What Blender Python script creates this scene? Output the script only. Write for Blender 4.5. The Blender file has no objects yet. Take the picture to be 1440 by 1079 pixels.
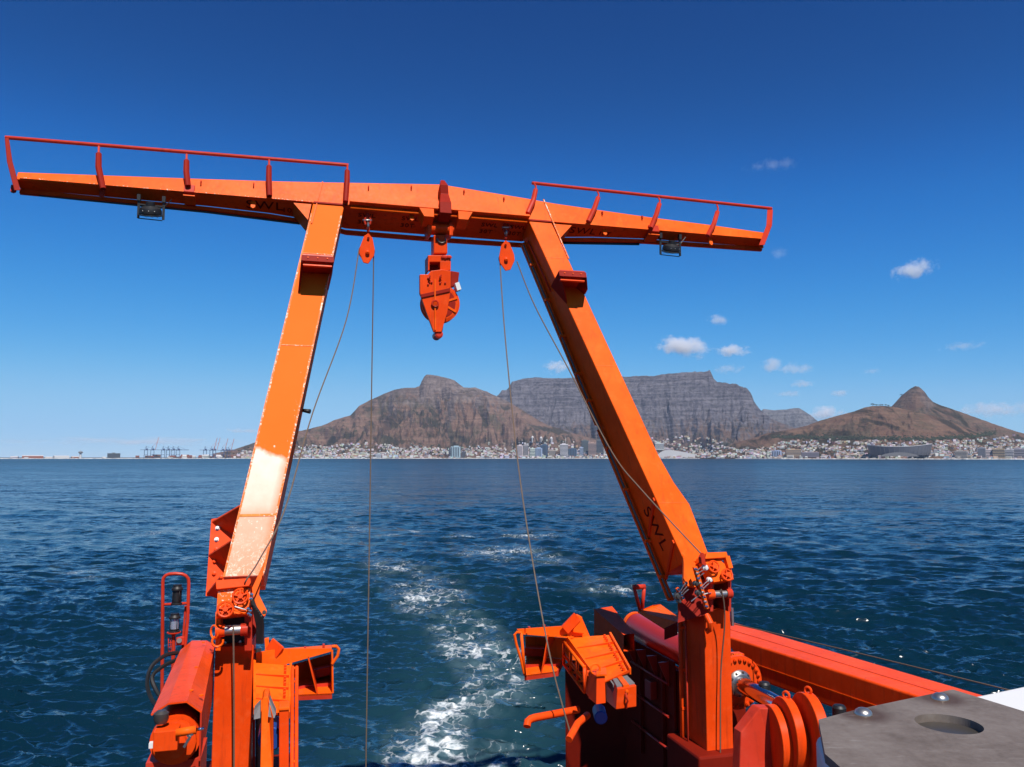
import bpy, bmesh, math, random
import numpy as np
from mathutils import Vector, Matrix
SC = bpy.context.scene
COL = SC.collection
R = math.radians
rng = random.Random(7)
nr = np.random.RandomState(11)

# ------------------------------------------------------------------ camera
CAM_H = 12.0
FPX = 1120.0                                  # focal length in photo pixels (28 mm lens)
PITCH = math.atan((643.0 - 539.5) / FPX)
cam = bpy.data.cameras.new('camera')
cam.lens = 28.0
cam.sensor_width = 36.0
cam.sensor_fit = 'HORIZONTAL'
cam.clip_start = 0.1
cam.clip_end = 120000.0
co = bpy.data.objects.new('camera', cam)
co.location = (0, 0, CAM_H)
co.rotation_euler = (math.pi / 2 + PITCH, 0, 0)
COL.objects.link(co)
SC.camera = co

# ------------------------------------------------------------------ light
SUN_EL, SUN_X, SUN_Y = R(55.0), 0.347, -0.938      # sun stands behind the camera
sd = Vector((SUN_X * math.cos(SUN_EL), SUN_Y * math.cos(SUN_EL), math.sin(SUN_EL))).normalized()
sl = bpy.data.lights.new('sun', 'SUN')
sl.energy = 5.0
sl.angle = R(0.53)
sl.color = (1.0, 0.945, 0.87)
so = bpy.data.objects.new('sun', sl)
so.rotation_euler = (-sd).to_track_quat('-Z', 'Y').to_euler()
COL.objects.link(so)

W = bpy.data.worlds.new('World')
SC.world = W
W.use_nodes = True
wt = W.node_tree
wt.nodes.clear()
sky = wt.nodes.new('ShaderNodeTexSky')
sky.sky_type = 'NISHITA'
sky.sun_disc = False
sky.sun_elevation = SUN_EL
sky.sun_rotation = math.atan2(SUN_X, SUN_Y)
sky.altitude = 0
sky.air_density = 0.7
sky.dust_density = 0.0
sky.ozone_density = 6.0
def vscale(src, k):
    m = wt.nodes.new('ShaderNodeVectorMath'); m.operation = 'SCALE'; m.inputs['Scale'].default_value = k
    wt.links.new(src, m.inputs[0]); return m.outputs[0]
crv = wt.nodes.new('ShaderNodeRGBCurve')          # one tone curve over the whole sky: a polarised, saturated blue
for ch, pts in enumerate((((0, 0), (.062, .0012), (.103, .008), (.181, .045), (.361, .19), (.656, .30), (1.0, .50)),
                          ((0, 0), (.12, .048), (.198, .140), (.337, .275), (.589, .45), (.843, .51), (1.0, .60)),
                          ((0, 0), (.263, .215), (.407, .47), (.617, .63), (.85, .71), (1.0, .76)))):
    c = crv.mapping.curves[ch]
    while len(c.points) < len(pts): c.points.new(.5, .5)
    for p, (x, y) in zip(c.points, pts): p.location = (x, y)
crv.mapping.use_clip = False
crv.mapping.extend = 'EXTRAPOLATED'
crv.mapping.update()
bg = wt.nodes.new('ShaderNodeBackground')
bg.inputs['Strength'].default_value = 0.10
wo = wt.nodes.new('ShaderNodeOutputWorld')
wt.links.new(vscale(sky.outputs[0], 0.1), crv.inputs['Color'])
wt.links.new(vscale(crv.outputs[0], 10.0), bg.inputs['Color'])
wt.links.new(bg.outputs[0], wo.inputs['Surface'])

SC.view_settings.view_transform = 'Standard'
SC.view_settings.look = 'None'
SC.view_settings.gamma = 1.0
SC.view_settings.use_curve_mapping = False
SC.view_settings.exposure = 0.30
SC.render.engine = 'CYCLES'
SC.cycles.max_bounces = 6
SC.cycles.diffuse_bounces = 2
SC.cycles.glossy_bounces = 3
SC.cycles.transmission_bounces = 4
SC.cycles.volume_bounces = 3
SC.cycles.transparent_max_bounces = 8
SC.cycles.sample_clamp_indirect = 6.0
SC.cycles.sample_clamp_direct = 2.5
SC.cycles.caustics_reflective = False
SC.cycles.caustics_refractive = False

# ------------------------------------------------------------------ frames: ship and gantry
YAW, LEAN = R(15.3), R(22.0)
U = Vector((math.cos(YAW), math.sin(YAW), 0))          # across the ship, to starboard side of the view
N = Vector((-math.sin(YAW), math.cos(YAW), 0))         # aft
Z = Vector((0, 0, 1))
WV = math.cos(LEAN) * Z + math.sin(LEAN) * N           # up along the leaning gantry
FV = -math.cos(LEAN) * N + math.sin(LEAN) * Z          # out of the gantry's front face
EYE = Vector((0, 0, CAM_H))
_f = Vector((0, math.cos(PITCH), math.sin(PITCH)))
_u = Vector((0, -math.sin(PITCH), math.cos(PITCH)))
def ray(x, y):
    return _f + Vector((1, 0, 0)) * ((x - 720) / FPX) - _u * ((y - 539.5) / FPX)
def hit(x, y, p0, nn):                                  # where a sight line of the survey photo meets a plane
    r = ray(x, y)
    return EYE + r * ((p0 - EYE).dot(nn) / r.dot(nn))
def sp(x, y, s):  return hit(x, y, N * s, N)            # plane across the ship, s metres aft
def up(x, y, u):  return hit(x, y, U * u, U)            # plane along the ship
def zp(x, y, z):  return hit(x, y, Vector((0, 0, z)), Z)
def V(u, s, z):   return U * u + N * s + Z * z
O = sp(335, 850, 15.3)                                  # pivot of the port leg
def G(a, b, c=0.0): return O + U * a + WV * b - FV * c  # gantry coordinates: across, up, depth aft
def ap(x, y, c=0.0): return hit(x, y, O - FV * c, FV)

# ------------------------------------------------------------------ numpy noise
def _hash(ix, iy, seed):
    h = (ix.astype(np.int64) * 374761393 + iy.astype(np.int64) * 668265263 + seed * 1442695041) & 0xffffffff
    h = ((h ^ (h >> 13)) * 1274126177) & 0xffffffff
    return ((h ^ (h >> 16)) & 0xffff) / 65535.0
def vnoise(x, y, seed=0):
    ix, iy = np.floor(x), np.floor(y)
    fx, fy = x - ix, y - iy
    fx, fy = fx * fx * (3 - 2 * fx), fy * fy * (3 - 2 * fy)
    a, b = _hash(ix, iy, seed), _hash(ix + 1, iy, seed)
    c, d = _hash(ix, iy + 1, seed), _hash(ix + 1, iy + 1, seed)
    return (a + (b - a) * fx) + ((c + (d - c) * fx) - (a + (b - a) * fx)) * fy
def fbm(x, y, oct=4, seed=0):
    v, a, s = 0, 0.5, 0
    for k in range(oct):
        v = v + a * vnoise(x * 2 ** k + 17.3 * k, y * 2 ** k - 9.1 * k, seed + k); s += a; a *= 0.5
    return v / s

# ------------------------------------------------------------------ objects
def tag(o, label=None, cat=None, group=None, kind=None):
    if label: o['label'] = label
    if cat: o['category'] = cat
    if group: o['group'] = group
    if kind: o['kind'] = kind
    return o
def thing(name, loc, label, cat, group=None, kind=None):
    o = bpy.data.objects.new(name, None)
    o.location = loc
    o.empty_display_size = 0.2
    COL.objects.link(o)
    o['org'] = tuple(loc)
    return tag(o, label, cat, group, kind)
def org_of(o):
    return Vector(o['org'])

class MB:
    def __init__(s): s.v, s.f, s.m, s.sm = [], [], [], []
    def add(s, vs, fs, mi=0, smooth=False):
        b = len(s.v)
        s.v += [Vector(v) for v in vs]
        for f in fs:
            s.f.append([b + i for i in f]); s.m.append(mi); s.sm.append(smooth)
        return s
    def loft(s, rings, caps=True, mi=0, smooth=False, closed=True):
        n = len(rings[0]); vs = [p for r in rings for p in r]; fs = []
        for k in range(len(rings) - 1):
            for i in range(n if closed else n - 1):
                j = (i + 1) % n
                fs.append((k * n + i, k * n + j, (k + 1) * n + j, (k + 1) * n + i))
        s.add(vs, fs, mi, smooth)
        if caps:
            s.add(rings[0], [tuple(range(n))[::-1]], mi)
            s.add(rings[-1], [tuple(range(n))], mi)
        return s
    def prism(s, poly, ext, mi=0):
        ext = Vector(ext)
        return s.loft([list(poly), [Vector(p) + ext for p in poly]], mi=mi)
    def box(s, c, ex, ey, ez, mi=0):                    # centre and three half-extent vectors
        c = Vector(c)
        q = [c - ex - ey, c + ex - ey, c + ex + ey, c - ex + ey]
        return s.loft([[p - ez for p in q], [p + ez for p in q]], mi=mi)
    def ubox(s, u0, u1, s0, s1, z0, z1, mi=0):          # box along the ship's axes
        return s.box(V((u0 + u1) / 2, (s0 + s1) / 2, (z0 + z1) / 2), U * abs(u1 - u0) / 2, N * abs(s1 - s0) / 2, Z * abs(z1 - z0) / 2, mi)
    def bar(s, p0, p1, w, h, side=None, mi=0):
        p0, p1 = Vector(p0), Vector(p1)
        d = (p1 - p0).normalized()
        e = (side if side is not None else (Z if abs(d.z) < 0.9 else U)).cross(d).normalized()
        g = d.cross(e)
        q = [-e * w / 2 - g * h / 2, e * w / 2 - g * h / 2, e * w / 2 + g * h / 2, -e * w / 2 + g * h / 2]
        return s.loft([[p0 + x for x in q], [p1 + x for x in q]], mi=mi)
    def tube(s, pts, r, seg=8, mi=0, caps=True, closed=False):
        pts = [Vector(p) for p in pts]
        rs = r if isinstance(r, (list, tuple)) else [r] * len(pts)
        rings = []; e = None
        for i, p in enumerate(pts):
            if closed: d = pts[(i + 1) % len(pts)] - pts[i - 1]
            else: d = pts[min(i + 1, len(pts) - 1)] - pts[max(i - 1, 0)]
            d.normalize()
            if e is None: e = d.orthogonal().normalized()
            else:
                e = (e - d * e.dot(d)).normalized()
            g = d.cross(e)
            rings.append([p + (e * math.cos(2 * math.pi * k / seg) + g * math.sin(2 * math.pi * k / seg)) * rs[i] for k in range(seg)])
        if closed: return s.loft(rings + [rings[0]], caps=False, mi=mi, smooth=True)
        return s.loft(rings, caps=caps, mi=mi, smooth=True)
    def cyl(s, p0, p1, r, seg=16, mi=0, r2=None):
        return s.tube([p0, p1], [r, r if r2 is None else r2], seg, mi)
    def ring(s, c, nn, r, rt, seg=20, mi=0, a0=0, a1=2 * math.pi, ts=6):
        nn = Vector(nn).normalized(); e = nn.orthogonal().normalized(); g = nn.cross(e); c = Vector(c)
        full = abs(a1 - a0 - 2 * math.pi) < 1e-6
        n = seg if full else seg + 1
        pts = [c + (e * math.cos(a0 + (a1 - a0) * k / seg) + g * math.sin(a0 + (a1 - a0) * k / seg)) * r for k in range(n)]
        return s.tube(pts, rt, ts, mi, caps=not full, closed=full)
    def lathe(s, c, ax, prof, seg=20, mi=0):            # prof: (radius, height along ax)
        ax = Vector(ax).normalized(); e = ax.orthogonal().normalized(); g = ax.cross(e); c = Vector(c)
        rings = [[c + ax * h + (e * math.cos(2 * math.pi * k / seg) + g * math.sin(2 * math.pi * k / seg)) * max(r, 1e-4) for k in range(seg)] for r, h in prof]
        return s.loft(rings, caps=True, mi=mi, smooth=True)
    def build(s, name, mats, parent=None, org=None, bevel=0, seg=2, label=None, bevel_mat=None):
        if not isinstance(mats, (list, tuple)): mats = [mats]
        o0 = org_of(parent) if parent is not None else (Vector(org) if org is not None else sum(s.v, Vector()) / len(s.v))
        me = bpy.data.meshes.new(name)
        me.from_pydata([v - o0 for v in s.v], [], s.f)
        for m in mats: me.materials.append(m)
        me.polygons.foreach_set('material_index', s.m)
        me.polygons.foreach_set('use_smooth', s.sm)
        bm = bmesh.new(); bm.from_mesh(me)
        bmesh.ops.remove_doubles(bm, verts=bm.verts, dist=1e-4)
        bmesh.ops.recalc_face_normals(bm, faces=bm.faces)
        for e in bm.edges:
            if len(e.link_faces) == 2 and e.calc_face_angle(0) > 0.6: e.smooth = False
        bm.to_mesh(me); bm.free()
        ob = bpy.data.objects.new(name, me)
        COL.objects.link(ob)
        ob['org'] = tuple(o0)
        if parent is not None: ob.parent = parent
        else: ob.location = o0
        if label: ob['label'] = label
        if bevel:
            b = ob.modifiers.new('bevel', 'BEVEL'); b.width = bevel; b.segments = seg; b.limit_method = 'ANGLE'; b.angle_limit = R(40)
            if bevel_mat is not None: b.material = bevel_mat
        return ob
def clone(o, parent=None, loc=None):
    c = o.copy(); COL.objects.link(c)
    if parent is not None: c.parent = parent
    if loc is not None: c.location = loc
    for ch in list(o.children): clone(ch, c)
    return c

# ------------------------------------------------------------------ materials
def mat(name):
    m = bpy.data.materials.new(name); m.use_nodes = True
    nt = m.node_tree; b = nt.nodes['Principled BSDF']
    return m, nt, b
def nd(nt, t, **kw):
    n = nt.nodes.new(t)
    for k, v in kw.items():
        if k in n.inputs: n.inputs[k].default_value = v
        else: setattr(n, k, v)
    return n
def ramp(nt, src, stops, interp='LINEAR'):
    r = nt.nodes.new('ShaderNodeValToRGB'); r.color_ramp.interpolation = interp
    el = r.color_ramp.elements
    while len(el) < len(stops): el.new(0.5)
    for e, (p, c) in zip(el, stops):
        e.position = p; e.color = (*c, 1) if len(c) == 3 else c
    nt.links.new(src, r.inputs[0]); return r
def mixc(nt, fac, a, b, mode='MIX'):
    m = nt.nodes.new('ShaderNodeMix'); m.data_type = 'RGBA'; m.blend_type = mode
    for i, s in ((0, fac), (6, a), (7, b)):
        if hasattr(s, 'is_linked') or hasattr(s, 'links'): nt.links.new(s, m.inputs[i])
        else: m.inputs[i].default_value = s if i == 0 else ((*s, 1) if len(s) == 3 else s)
    return m.outputs[2]
def mth(nt, op, a, b=0.0, c=0.0, clamp=False):
    m = nt.nodes.new('ShaderNodeMath'); m.operation = op; m.use_clamp = clamp
    for i, s in enumerate((a, b, c)):
        if hasattr(s, 'links'): nt.links.new(s, m.inputs[i])
        else: m.inputs[i].default_value = s
    return m.outputs[0]
def noise(nt, vec, scale, detail=4, rough=0.55, dist=0.0):
    n = nd(nt, 'ShaderNodeTexNoise', Scale=scale, Detail=detail, Roughness=rough, Distortion=dist)
    if vec is not None: nt.links.new(vec, n.inputs['Vector'])
    return n.outputs['Fac']
def objco(nt): return nt.nodes.new('ShaderNodeTexCoord').outputs['Object']
def worldco(nt): return nt.nodes.new('ShaderNodeNewGeometry').outputs['Position']
def scaled(nt, vec, s):
    m = nt.nodes.new('ShaderNodeVectorMath'); m.operation = 'MULTIPLY'
    nt.links.new(vec, m.inputs[0]); m.inputs[1].default_value = s
    return m.outputs[0]
def bump(nt, b, h, strength=0.2, dist=0.02):
    n = nd(nt, 'ShaderNodeBump', Strength=strength, Distance=dist)
    nt.links.new(h, n.inputs['Height']); nt.links.new(n.outputs[0], b.inputs['Normal'])

ORANGE = (0.92, 0.104, 0.002)
def paint(name, col, wear=0.0, rough=0.45, dirt=0.55, wearcol=(0.75, 0.55, 0.42), hue=1.0):
    m, nt, b = mat(name)
    v = worldco(nt)
    big = noise(nt, v, 0.9, 5, 0.6)
    fine = noise(nt, v, 14, 4, 0.6)
    c1 = tuple(x * 0.80 for x in col); c2 = (min(1, col[0] * 1.04), col[1] * 1.16 + .004, col[2] * 1.6 + .004)
    c = mixc(nt, ramp(nt, big, [(0.32, (0,) * 3), (0.68, (1,) * 3)]).outputs[0], c1, c2)
    med = noise(nt, v, 4.5, 6, 0.68)
    c = mixc(nt, mth(nt, 'MULTIPLY', ramp(nt, med, [(0.54, (0,) * 3), (0.66, (1,) * 3)]).outputs[0], 0.30), c, (min(1, col[0] * .98), col[1] * 1.5 + .02, col[2] * 2 + .02))
    st = noise(nt, scaled(nt, v, (5, 5, 0.5)), 1.6, 5, 0.65)       # vertical run-off streaks
    c = mixc(nt, mth(nt, 'MULTIPLY', ramp(nt, st, [(0.54, (0,) * 3), (0.74, (1,) * 3)]).outputs[0], dirt), c, tuple(x * 0.38 + 0.008 for x in col))
    spot = noise(nt, v, 32, 5, 0.7)
    c = mixc(nt, mth(nt, 'MULTIPLY', mth(nt, 'GREATER_THAN', mth(nt, 'ADD', mth(nt, 'MULTIPLY', spot, .7), mth(nt, 'MULTIPLY', med, .3)), .685), .7), c, (.16, .045, .015))
    if wear:
        w = noise(nt, v, 22, 6, 0.7)
        w2 = noise(nt, v, 2.2, 3, 0.6)
        wm = ramp(nt, mth(nt, 'ADD', mth(nt, 'MULTIPLY', w, 0.7), mth(nt, 'MULTIPLY', w2, 0.3)), [(0.62 - wear * 0.1, (0,) * 3), (0.66 - wear * 0.1, (1,) * 3)]).outputs[0]
        c = mixc(nt, wm, c, wearcol)
    nt.links.new(c, b.inputs['Base Color'])
    r = mth(nt, 'ADD', mth(nt, 'MULTIPLY', fine, 0.2), rough - 0.1)
    nt.links.new(r, b.inputs['Roughness'])
    b.inputs['Specular IOR Level'].default_value = 0.09
    bump(nt, b, noise(nt, v, 5, 3, 0.5), 0.08, 0.02)
    return m
def plain(name, col, rough=0.5, metal=0.0, var=0.25, scale=6, spec=0.4):
    m, nt, b = mat(name)
    v = worldco(nt)
    c = mixc(nt, noise(nt, v, scale, 5, 0.65), tuple(x * (1 - var) for x in col), tuple(min(1, x * (1 + var)) for x in col))
    nt.links.new(c, b.inputs['Base Color'])
    b.inputs['Roughness'].default_value = rough; b.inputs['Metallic'].default_value = metal
    b.inputs['Specular IOR Level'].default_value = spec
    return m
M = {}
M['orange'] = paint('orange_paint', ORANGE, 0.0)
M['orange_worn'] = paint('orange_paint_worn', ORANGE, 0.55)
M['red'] = paint('orange_red_paint', (0.80, 0.060, 0.003), 0.0, 0.4)
M['rail'] = paint('rail_paint', (0.52, 0.035, 0.012), 0.0, 0.35)
M['rubber_shade_red'] = plain('red_sleeve_and_shaded_plate', (0.26, 0.014, 0.006), 0.6, 0, .2, 6, .1)  # sleeve rubber; also a dark red with shade painted in for some plates
M['chipped'] = paint('chipped_edge', (0.86, 0.16, 0.02), 0.95, wearcol=(0.78, 0.62, 0.48))
M['seam'] = paint('weld_seam', (0.74, 0.12, 0.012), 0.0)
M['weldrust'] = paint('rusty_weld', (0.62, 0.2, 0.03), 0.5, 0.6)
M['black'] = plain('black_rubber', (0.012, 0.012, 0.013), 0.5)
M['letter'] = plain('black_lettering', (0.10, 0.010, 0.004), 0.7, 0, .2, 6, .05)
M['steel'] = plain('bare_steel', (0.42, 0.40, 0.37), 0.35, 0.9)
M['chrome'] = plain('chrome_rod', (0.55, 0.55, 0.58), 0.12, 1.0, 0.05)
M['rope'] = plain('wire_rope', (0.16, 0.11, 0.075), 0.55, 0.2, 0.4, 30)
M['grease'] = plain('greasy_steel', (0.10, 0.09, 0.08), 0.35, 0.6)
M['white'] = plain('white_paint', (0.68, 0.67, 0.64), 0.4, 0, 0.05, 2)
M['grip'] = plain('grey_grip_pad', (0.16, 0.15, 0.15), 0.85, 0, 0.3, 60)
M['lens'] = plain('lamp_lens', (0.62, 0.62, 0.60), 0.12, 0.0, 0.05)
M['deck'] = plain('bounce_red_deck', (0.13, 0.035, 0.02), 0.8)  # unseen deck, its red chosen to bounce warm light onto the undersides
M['hull'] = plain('shaded_hull_paint', (0.17, 0.010, 0.004), 0.6, 0, .25, 3, 0.08)  # hull red kept dark: the shade at the stern is painted in
M['barrel'] = plain('shaded_barrel_paint', (0.34, 0.020, 0.010), 0.28, 0, .15, 4, .45)  # red paint darkened, so the barrel's shade sits in the colour
M['blue'] = plain('blue_drum', (0.01, 0.05, 0.25), 0.4)
def glass_mat():
    m, nt, b = mat('lantern_glass')
    b.inputs['Base Color'].default_value = (0.75, 0.82, 0.95, 1)
    b.inputs['Transmission Weight'].default_value = 0.75
    b.inputs['Roughness'].default_value = 0.15
    return m
M['glass'] = glass_mat()
def leg_faded():                                    # port leg: sun- and salt-bleached below the waist, chipped above
    m, nt, b = mat('bleached_leg_paint')
    v = objco(nt)
    dv = nt.nodes.new('ShaderNodeVectorMath'); dv.operation = 'DOT_PRODUCT'
    nt.links.new(v, dv.inputs[0]); dv.inputs[1].default_value = WV
    bb = dv.outputs['Value']
    du = nt.nodes.new('ShaderNodeVectorMath'); du.operation = 'DOT_PRODUCT'
    nt.links.new(v, du.inputs[0]); du.inputs[1].default_value = U
    aa = mth(nt, 'SUBTRACT', du.outputs['Value'], mth(nt, 'MULTIPLY', bb, 0.165))   # 0 at mid-leg
    n1 = noise(nt, v, 3.0, 6, 0.65); n2 = noise(nt, v, 18, 5, 0.7); n3 = noise(nt, v, 60, 3, 0.6)
    big = noise(nt, v, 0.8, 4, 0.6)
    base = mixc(nt, big, (0.88, 0.122, 0.004), (0.88, 0.150, 0.012))
    # chips, more of them towards the bleached part
    th = mth(nt, 'MULTIPLY', mth(nt, 'SUBTRACT', 7.5, bb), 0.012, clamp=True)
    chip = mth(nt, 'GREATER_THAN', mth(nt, 'ADD', mth(nt, 'ADD', mth(nt, 'MULTIPLY', n2, 0.6), mth(nt, 'MULTIPLY', n1, 0.4)), th), 0.685)
    base = mixc(nt, chip, base, (0.80, 0.62, 0.45))
    edge = mth(nt, 'ADD', 2.93, mth(nt, 'ADD', mth(nt, 'MULTIPLY', aa, -0.35), mth(nt, 'MULTIPLY', mth(nt, 'SUBTRACT', n1, 0.5), 0.25)))
    white = mth(nt, 'MULTIPLY', mth(nt, 'SUBTRACT', edge, bb), 9.0, clamp=True)
    fade = ramp(nt, mth(nt, 'DIVIDE', bb, 3.0), [(0.08, (0.25,) * 3), (0.35, (0.45,) * 3), (0.56, (0.5,) * 3), (0.62, (0.78,) * 3), (0.95, (1.0,) * 3)]).outputs[0]
    side = mth(nt, 'SUBTRACT', 1.0, mth(nt, 'MULTIPLY', mth(nt, 'SUBTRACT', aa, 0.17), 5.0, clamp=True))
    w = mth(nt, 'MULTIPLY', mth(nt, 'MULTIPLY', white, fade), mth(nt, 'ADD', mth(nt, 'MULTIPLY', side, 0.75), 0.25))
    w = mth(nt, 'MULTIPLY', w, mth(nt, 'ADD', 0.72, mth(nt, 'MULTIPLY', n1, 0.55)), clamp=True)
    c = mixc(nt, w, base, (0.80, 0.66, 0.53))
    scr = noise(nt, scaled(nt, v, (1, 1, 1)), 9, 8, 0.8, 1.5)
    low = mth(nt, 'MULTIPLY', mth(nt, 'MULTIPLY', mth(nt, 'SUBTRACT', 1.35, bb), 2.0, clamp=True), ramp(nt, scr, [(0.52, (0,) * 3), (0.58, (0.8,) * 3)]).outputs[0])
    c = mixc(nt, low, c, (0.80, 0.66, 0.50))
    nt.links.new(c, b.inputs['Base Color'])
    b.inputs['Roughness'].default_value = 0.6
    b.inputs['Specular IOR Level'].default_value = 0.08
    bump(nt, b, n2, 0.12, 0.01)
    return m
M['leg_faded'] = leg_faded()
# ------------------------------------------------------------------ sea
def ship_su(X, Y):                                      # world metres -> (across, aft)
    return X * U.x + Y * U.y, X * N.x + Y * N.y
def px_to_sea(pts):
    out = []
    for x, y in pts:
        p = zp(x, y, 0.0); out.append((p.x, p.y))
    return np.array(out)
def seg_dist(X, Y, pl, wd):
    best = np.full(X.shape, 1e9); along = np.zeros(X.shape)
    for k in range(len(pl) - 1):
        ax, ay = pl[k]; bx, by = pl[k + 1]
        dx, dy = bx - ax, by - ay
        t = np.clip(((X - ax) * dx + (Y - ay) * dy) / (dx * dx + dy * dy), 0, 1)
        d = np.hypot(X - ax - t * dx, Y - ay - t * dy) / (wd[k] + (wd[k + 1] - wd[k]) * t)
        m = d < best
        best = np.where(m, d, best); along = np.where(m, k + t, along)
    return best, along
def build_sea():
    th = np.concatenate([np.radians(np.arange(-180, -44, 4.0)), np.radians(np.arange(-44, 44, 0.085)), np.radians(np.arange(44, 180, 4.0))])
    yp = np.concatenate([np.arange(760, 420, -9.0), np.arange(420, 240, -1.0), np.arange(240, 60, -0.55), np.arange(60, 6, -0.5), [5.2, 4.4, 3.6, 2.8, 2.1, 1.6, 1.0, 0.6, 0.3]])
    r = CAM_H * 796.0 / yp
    dr = np.gradient(r)
    r[-1] = 60000.0
    T, RR = np.meshgrid(th, r)
    DR = np.meshgrid(th, dr)[1]
    X, Y = np.sin(T) * RR, np.cos(T) * RR
    rs = np.random.RandomState(5)
    Zs = np.zeros(X.shape); DX = np.zeros(X.shape); DY = np.zeros(X.shape)
    gust = fbm(X / 55, Y / 80, 3, 31)
    su, ss = ship_su(X, Y)
    # smooth slick left by the hull
    slick = np.exp(-((su - 2.0 + 0.05 * ss) / (5 + 0.06 * ss)) ** 2) * np.clip((ss - 20) / 30, 0, 1)
    amp_l = (0.65 + 0.8 * gust) * (1 - 0.55 * slick)
    wl = np.exp(np.linspace(math.log(0.5), math.log(22), 96))
    for L in wl:
        k = 2 * math.pi / L
        a = 0.0205 * L ** 0.55 / (1 + (L / 4) ** 0.8) * (0.75 + 0.6 * rs.rand())
        d = R(200) + rs.randn() * R(29)                    # the wind waves run towards the ship, from the land
        kx, ky = math.sin(d) * k, math.cos(d) * k
        f = np.clip((L / DR - 1.6) / 2.0, 0, 1)
        ph = kx * X + ky * Y + rs.rand() * 6.28 + 1.5 * fbm(X / (L * 3.2), Y / (L * 3.2), 2, int(L * 10)) * 2
        aa = 1.0 * a * f * amp_l
        c = np.cos(ph)
        Zs += aa * c
        sn = np.sin(ph) * aa * 0.85
        DX += -sn * math.sin(d); DY += -sn * math.cos(d)
    crest = Zs.copy()
    # wake foam
    trail = px_to_sea([(622, 1085), (634, 1030), (655, 985), (672, 940), (640, 905), (618, 878), (600, 858), (606, 838), (590, 822), (560, 800), (520, 780), (500, 762), (470, 735), (500, 712), (550, 698), (545, 680)])
    wd = np.array([2.3, 2.3, 2.2, 2.0, 1.8, 1.8, 2.6, 3.4, 4.0, 4.5, 5, 6, 6, 6, 6, 6])
    d1, al = seg_dist(X, Y, trail, wd)
    n1 = fbm(X / 1.7, Y / 2.6, 4, 3); n2 = fbm(X / 6.0, Y / 9, 3, 9); n0 = fbm(X / 0.55, Y / 0.8, 3, 77)
    fade = np.clip(1.15 - al / 16.0, 0.4, 1)
    foam = np.clip(1.45 - d1, 0, 1) * fade * (0.15 + 1.15 * n1) * np.clip(n2 * 2.4 - 0.45, 0, 1.15)
    churn = px_to_sea([(690, 1085), (700, 1030), (712, 975), (705, 935), (665, 900), (640, 860)])
    d2, a2 = seg_dist(X, Y, churn, np.array([3.2, 3.3, 3.2, 3.2, 2.6, 2.4]))
    foam = np.maximum(foam, np.clip(1.3 - d2, 0, 1) * (0.1 + 0.9 * n1) * np.clip(n2 * 2.2 - .1, .3, 1.1) * 0.85)
    core = px_to_sea([(615, 1085), (618, 1020), (625, 1000), (640, 985)])
    d3, _ = seg_dist(X, Y, core, np.array([1.5, 1.4, 1.2, 0.8]))
    foam = np.maximum(foam, np.clip(1.4 - d3, 0, 1) * (0.30 + 0.75 * n0))
    aer = np.clip(1.6 - d1 / 2.0, 0, 1) * np.clip(1 - al / 15, 0.15, 1)
    aer = np.maximum(aer, np.clip(1.5 - d2, 0, 1))
    for (cx, cy, rx, ry, st) in [(705, 775, 95, 14, .62), (740, 752, 60, 5, .6), (770, 787, 60, 9, .6), (850, 828, 85, 11, .72), (800, 815, 80, 9, .5), (545, 752, 28, 4, .75),
                                 (580, 748, 22, 4, .8), (645, 755, 30, 5, .8), (230, 748, 35, 5, .55), (215, 752, 30, 4, .45), (120, 803, 45, 6, .75), (150, 812, 50, 6, .6), (90, 796, 26, 3, .6), (60, 818, 40, 4, .45),
                                 (1105, 743, 10, 2.2, .8), (1060, 716, 9, 1.8, .6), (835, 690, 6, 1.5, .7), (1290, 705, 10, 1.5, .5), (700, 678, 12, 1.5, .5), (560, 712, 22, 3, .6), (575, 718, 25, 3, .55), (600, 764, 30, 4, .5),
                                 (400, 846, 40, 4, .6), (440, 872, 30, 4, .55), (395, 900, 28, 3, .5), (470, 800, 30, 4, .5), (980, 727, 40, 5, .35), (900, 745, 40, 4, .3), (640, 835, 30, 6, .8), (660, 868, 25, 5, .6)]:
        c = zp(cx, cy, 0.0); e = zp(cx + rx, cy, 0.0); g = zp(cx, cy - ry, 0.0)
        q = np.sqrt(((X - c.x) / (e.x - c.x)) ** 2 + ((Y - c.y) / max(g.y - c.y, 0.5)) ** 2)
        pm = np.clip(1.25 - q, 0, 1)
        foam = np.maximum(foam, pm * st * 0.86 * (0.15 + 1.35 * n1) * (0.5 + n2))
        aer = np.maximum(aer, pm * st * 0.55)
    # small white horses on the steepest crests
    st = crest / (0.2 + 0.002 * RR)
    wc = np.clip((crest - 0.24) * 3.0, 0, 1) * np.clip(fbm(X / 14, Y / 14, 3, 40) * 3.2 - 1.65, 0, 1) * np.clip((1500 - RR) / 1200, 0, 1)
    foam = np.maximum(foam, wc * (0.4 + n1))
    Zs = Zs + 0.09 * np.clip(foam, 0, 1) * (n0 - 0.35) * np.clip(60 / RR, 0, 1)
    # flatten far out and keep clear of the hull
    hull = (su > -2.6) & (su < 10.2) & (ss < 15.2)
    Zs = np.where(hull, np.minimum(Zs, -0.6), Zs)
    verts = np.stack([X + DX, Y + DY, Zs], -1).reshape(-1, 3)
    nrw, ncl = X.shape
    i = np.arange(nrw - 1)[:, None] * ncl; j = np.arange(ncl)[None, :]; j2 = (j + 1) % ncl
    q = np.stack([i + j, i + j2, i + ncl + j2, i + ncl + j], -1).reshape(-1, 4)
    me = bpy.data.meshes.new('sea')
    me.vertices.add(len(verts)); me.vertices.foreach_set('co', verts.astype(np.float32).ravel())
    me.loops.add(q.size); me.loops.foreach_set('vertex_index', q.astype(np.int32).ravel())
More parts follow.
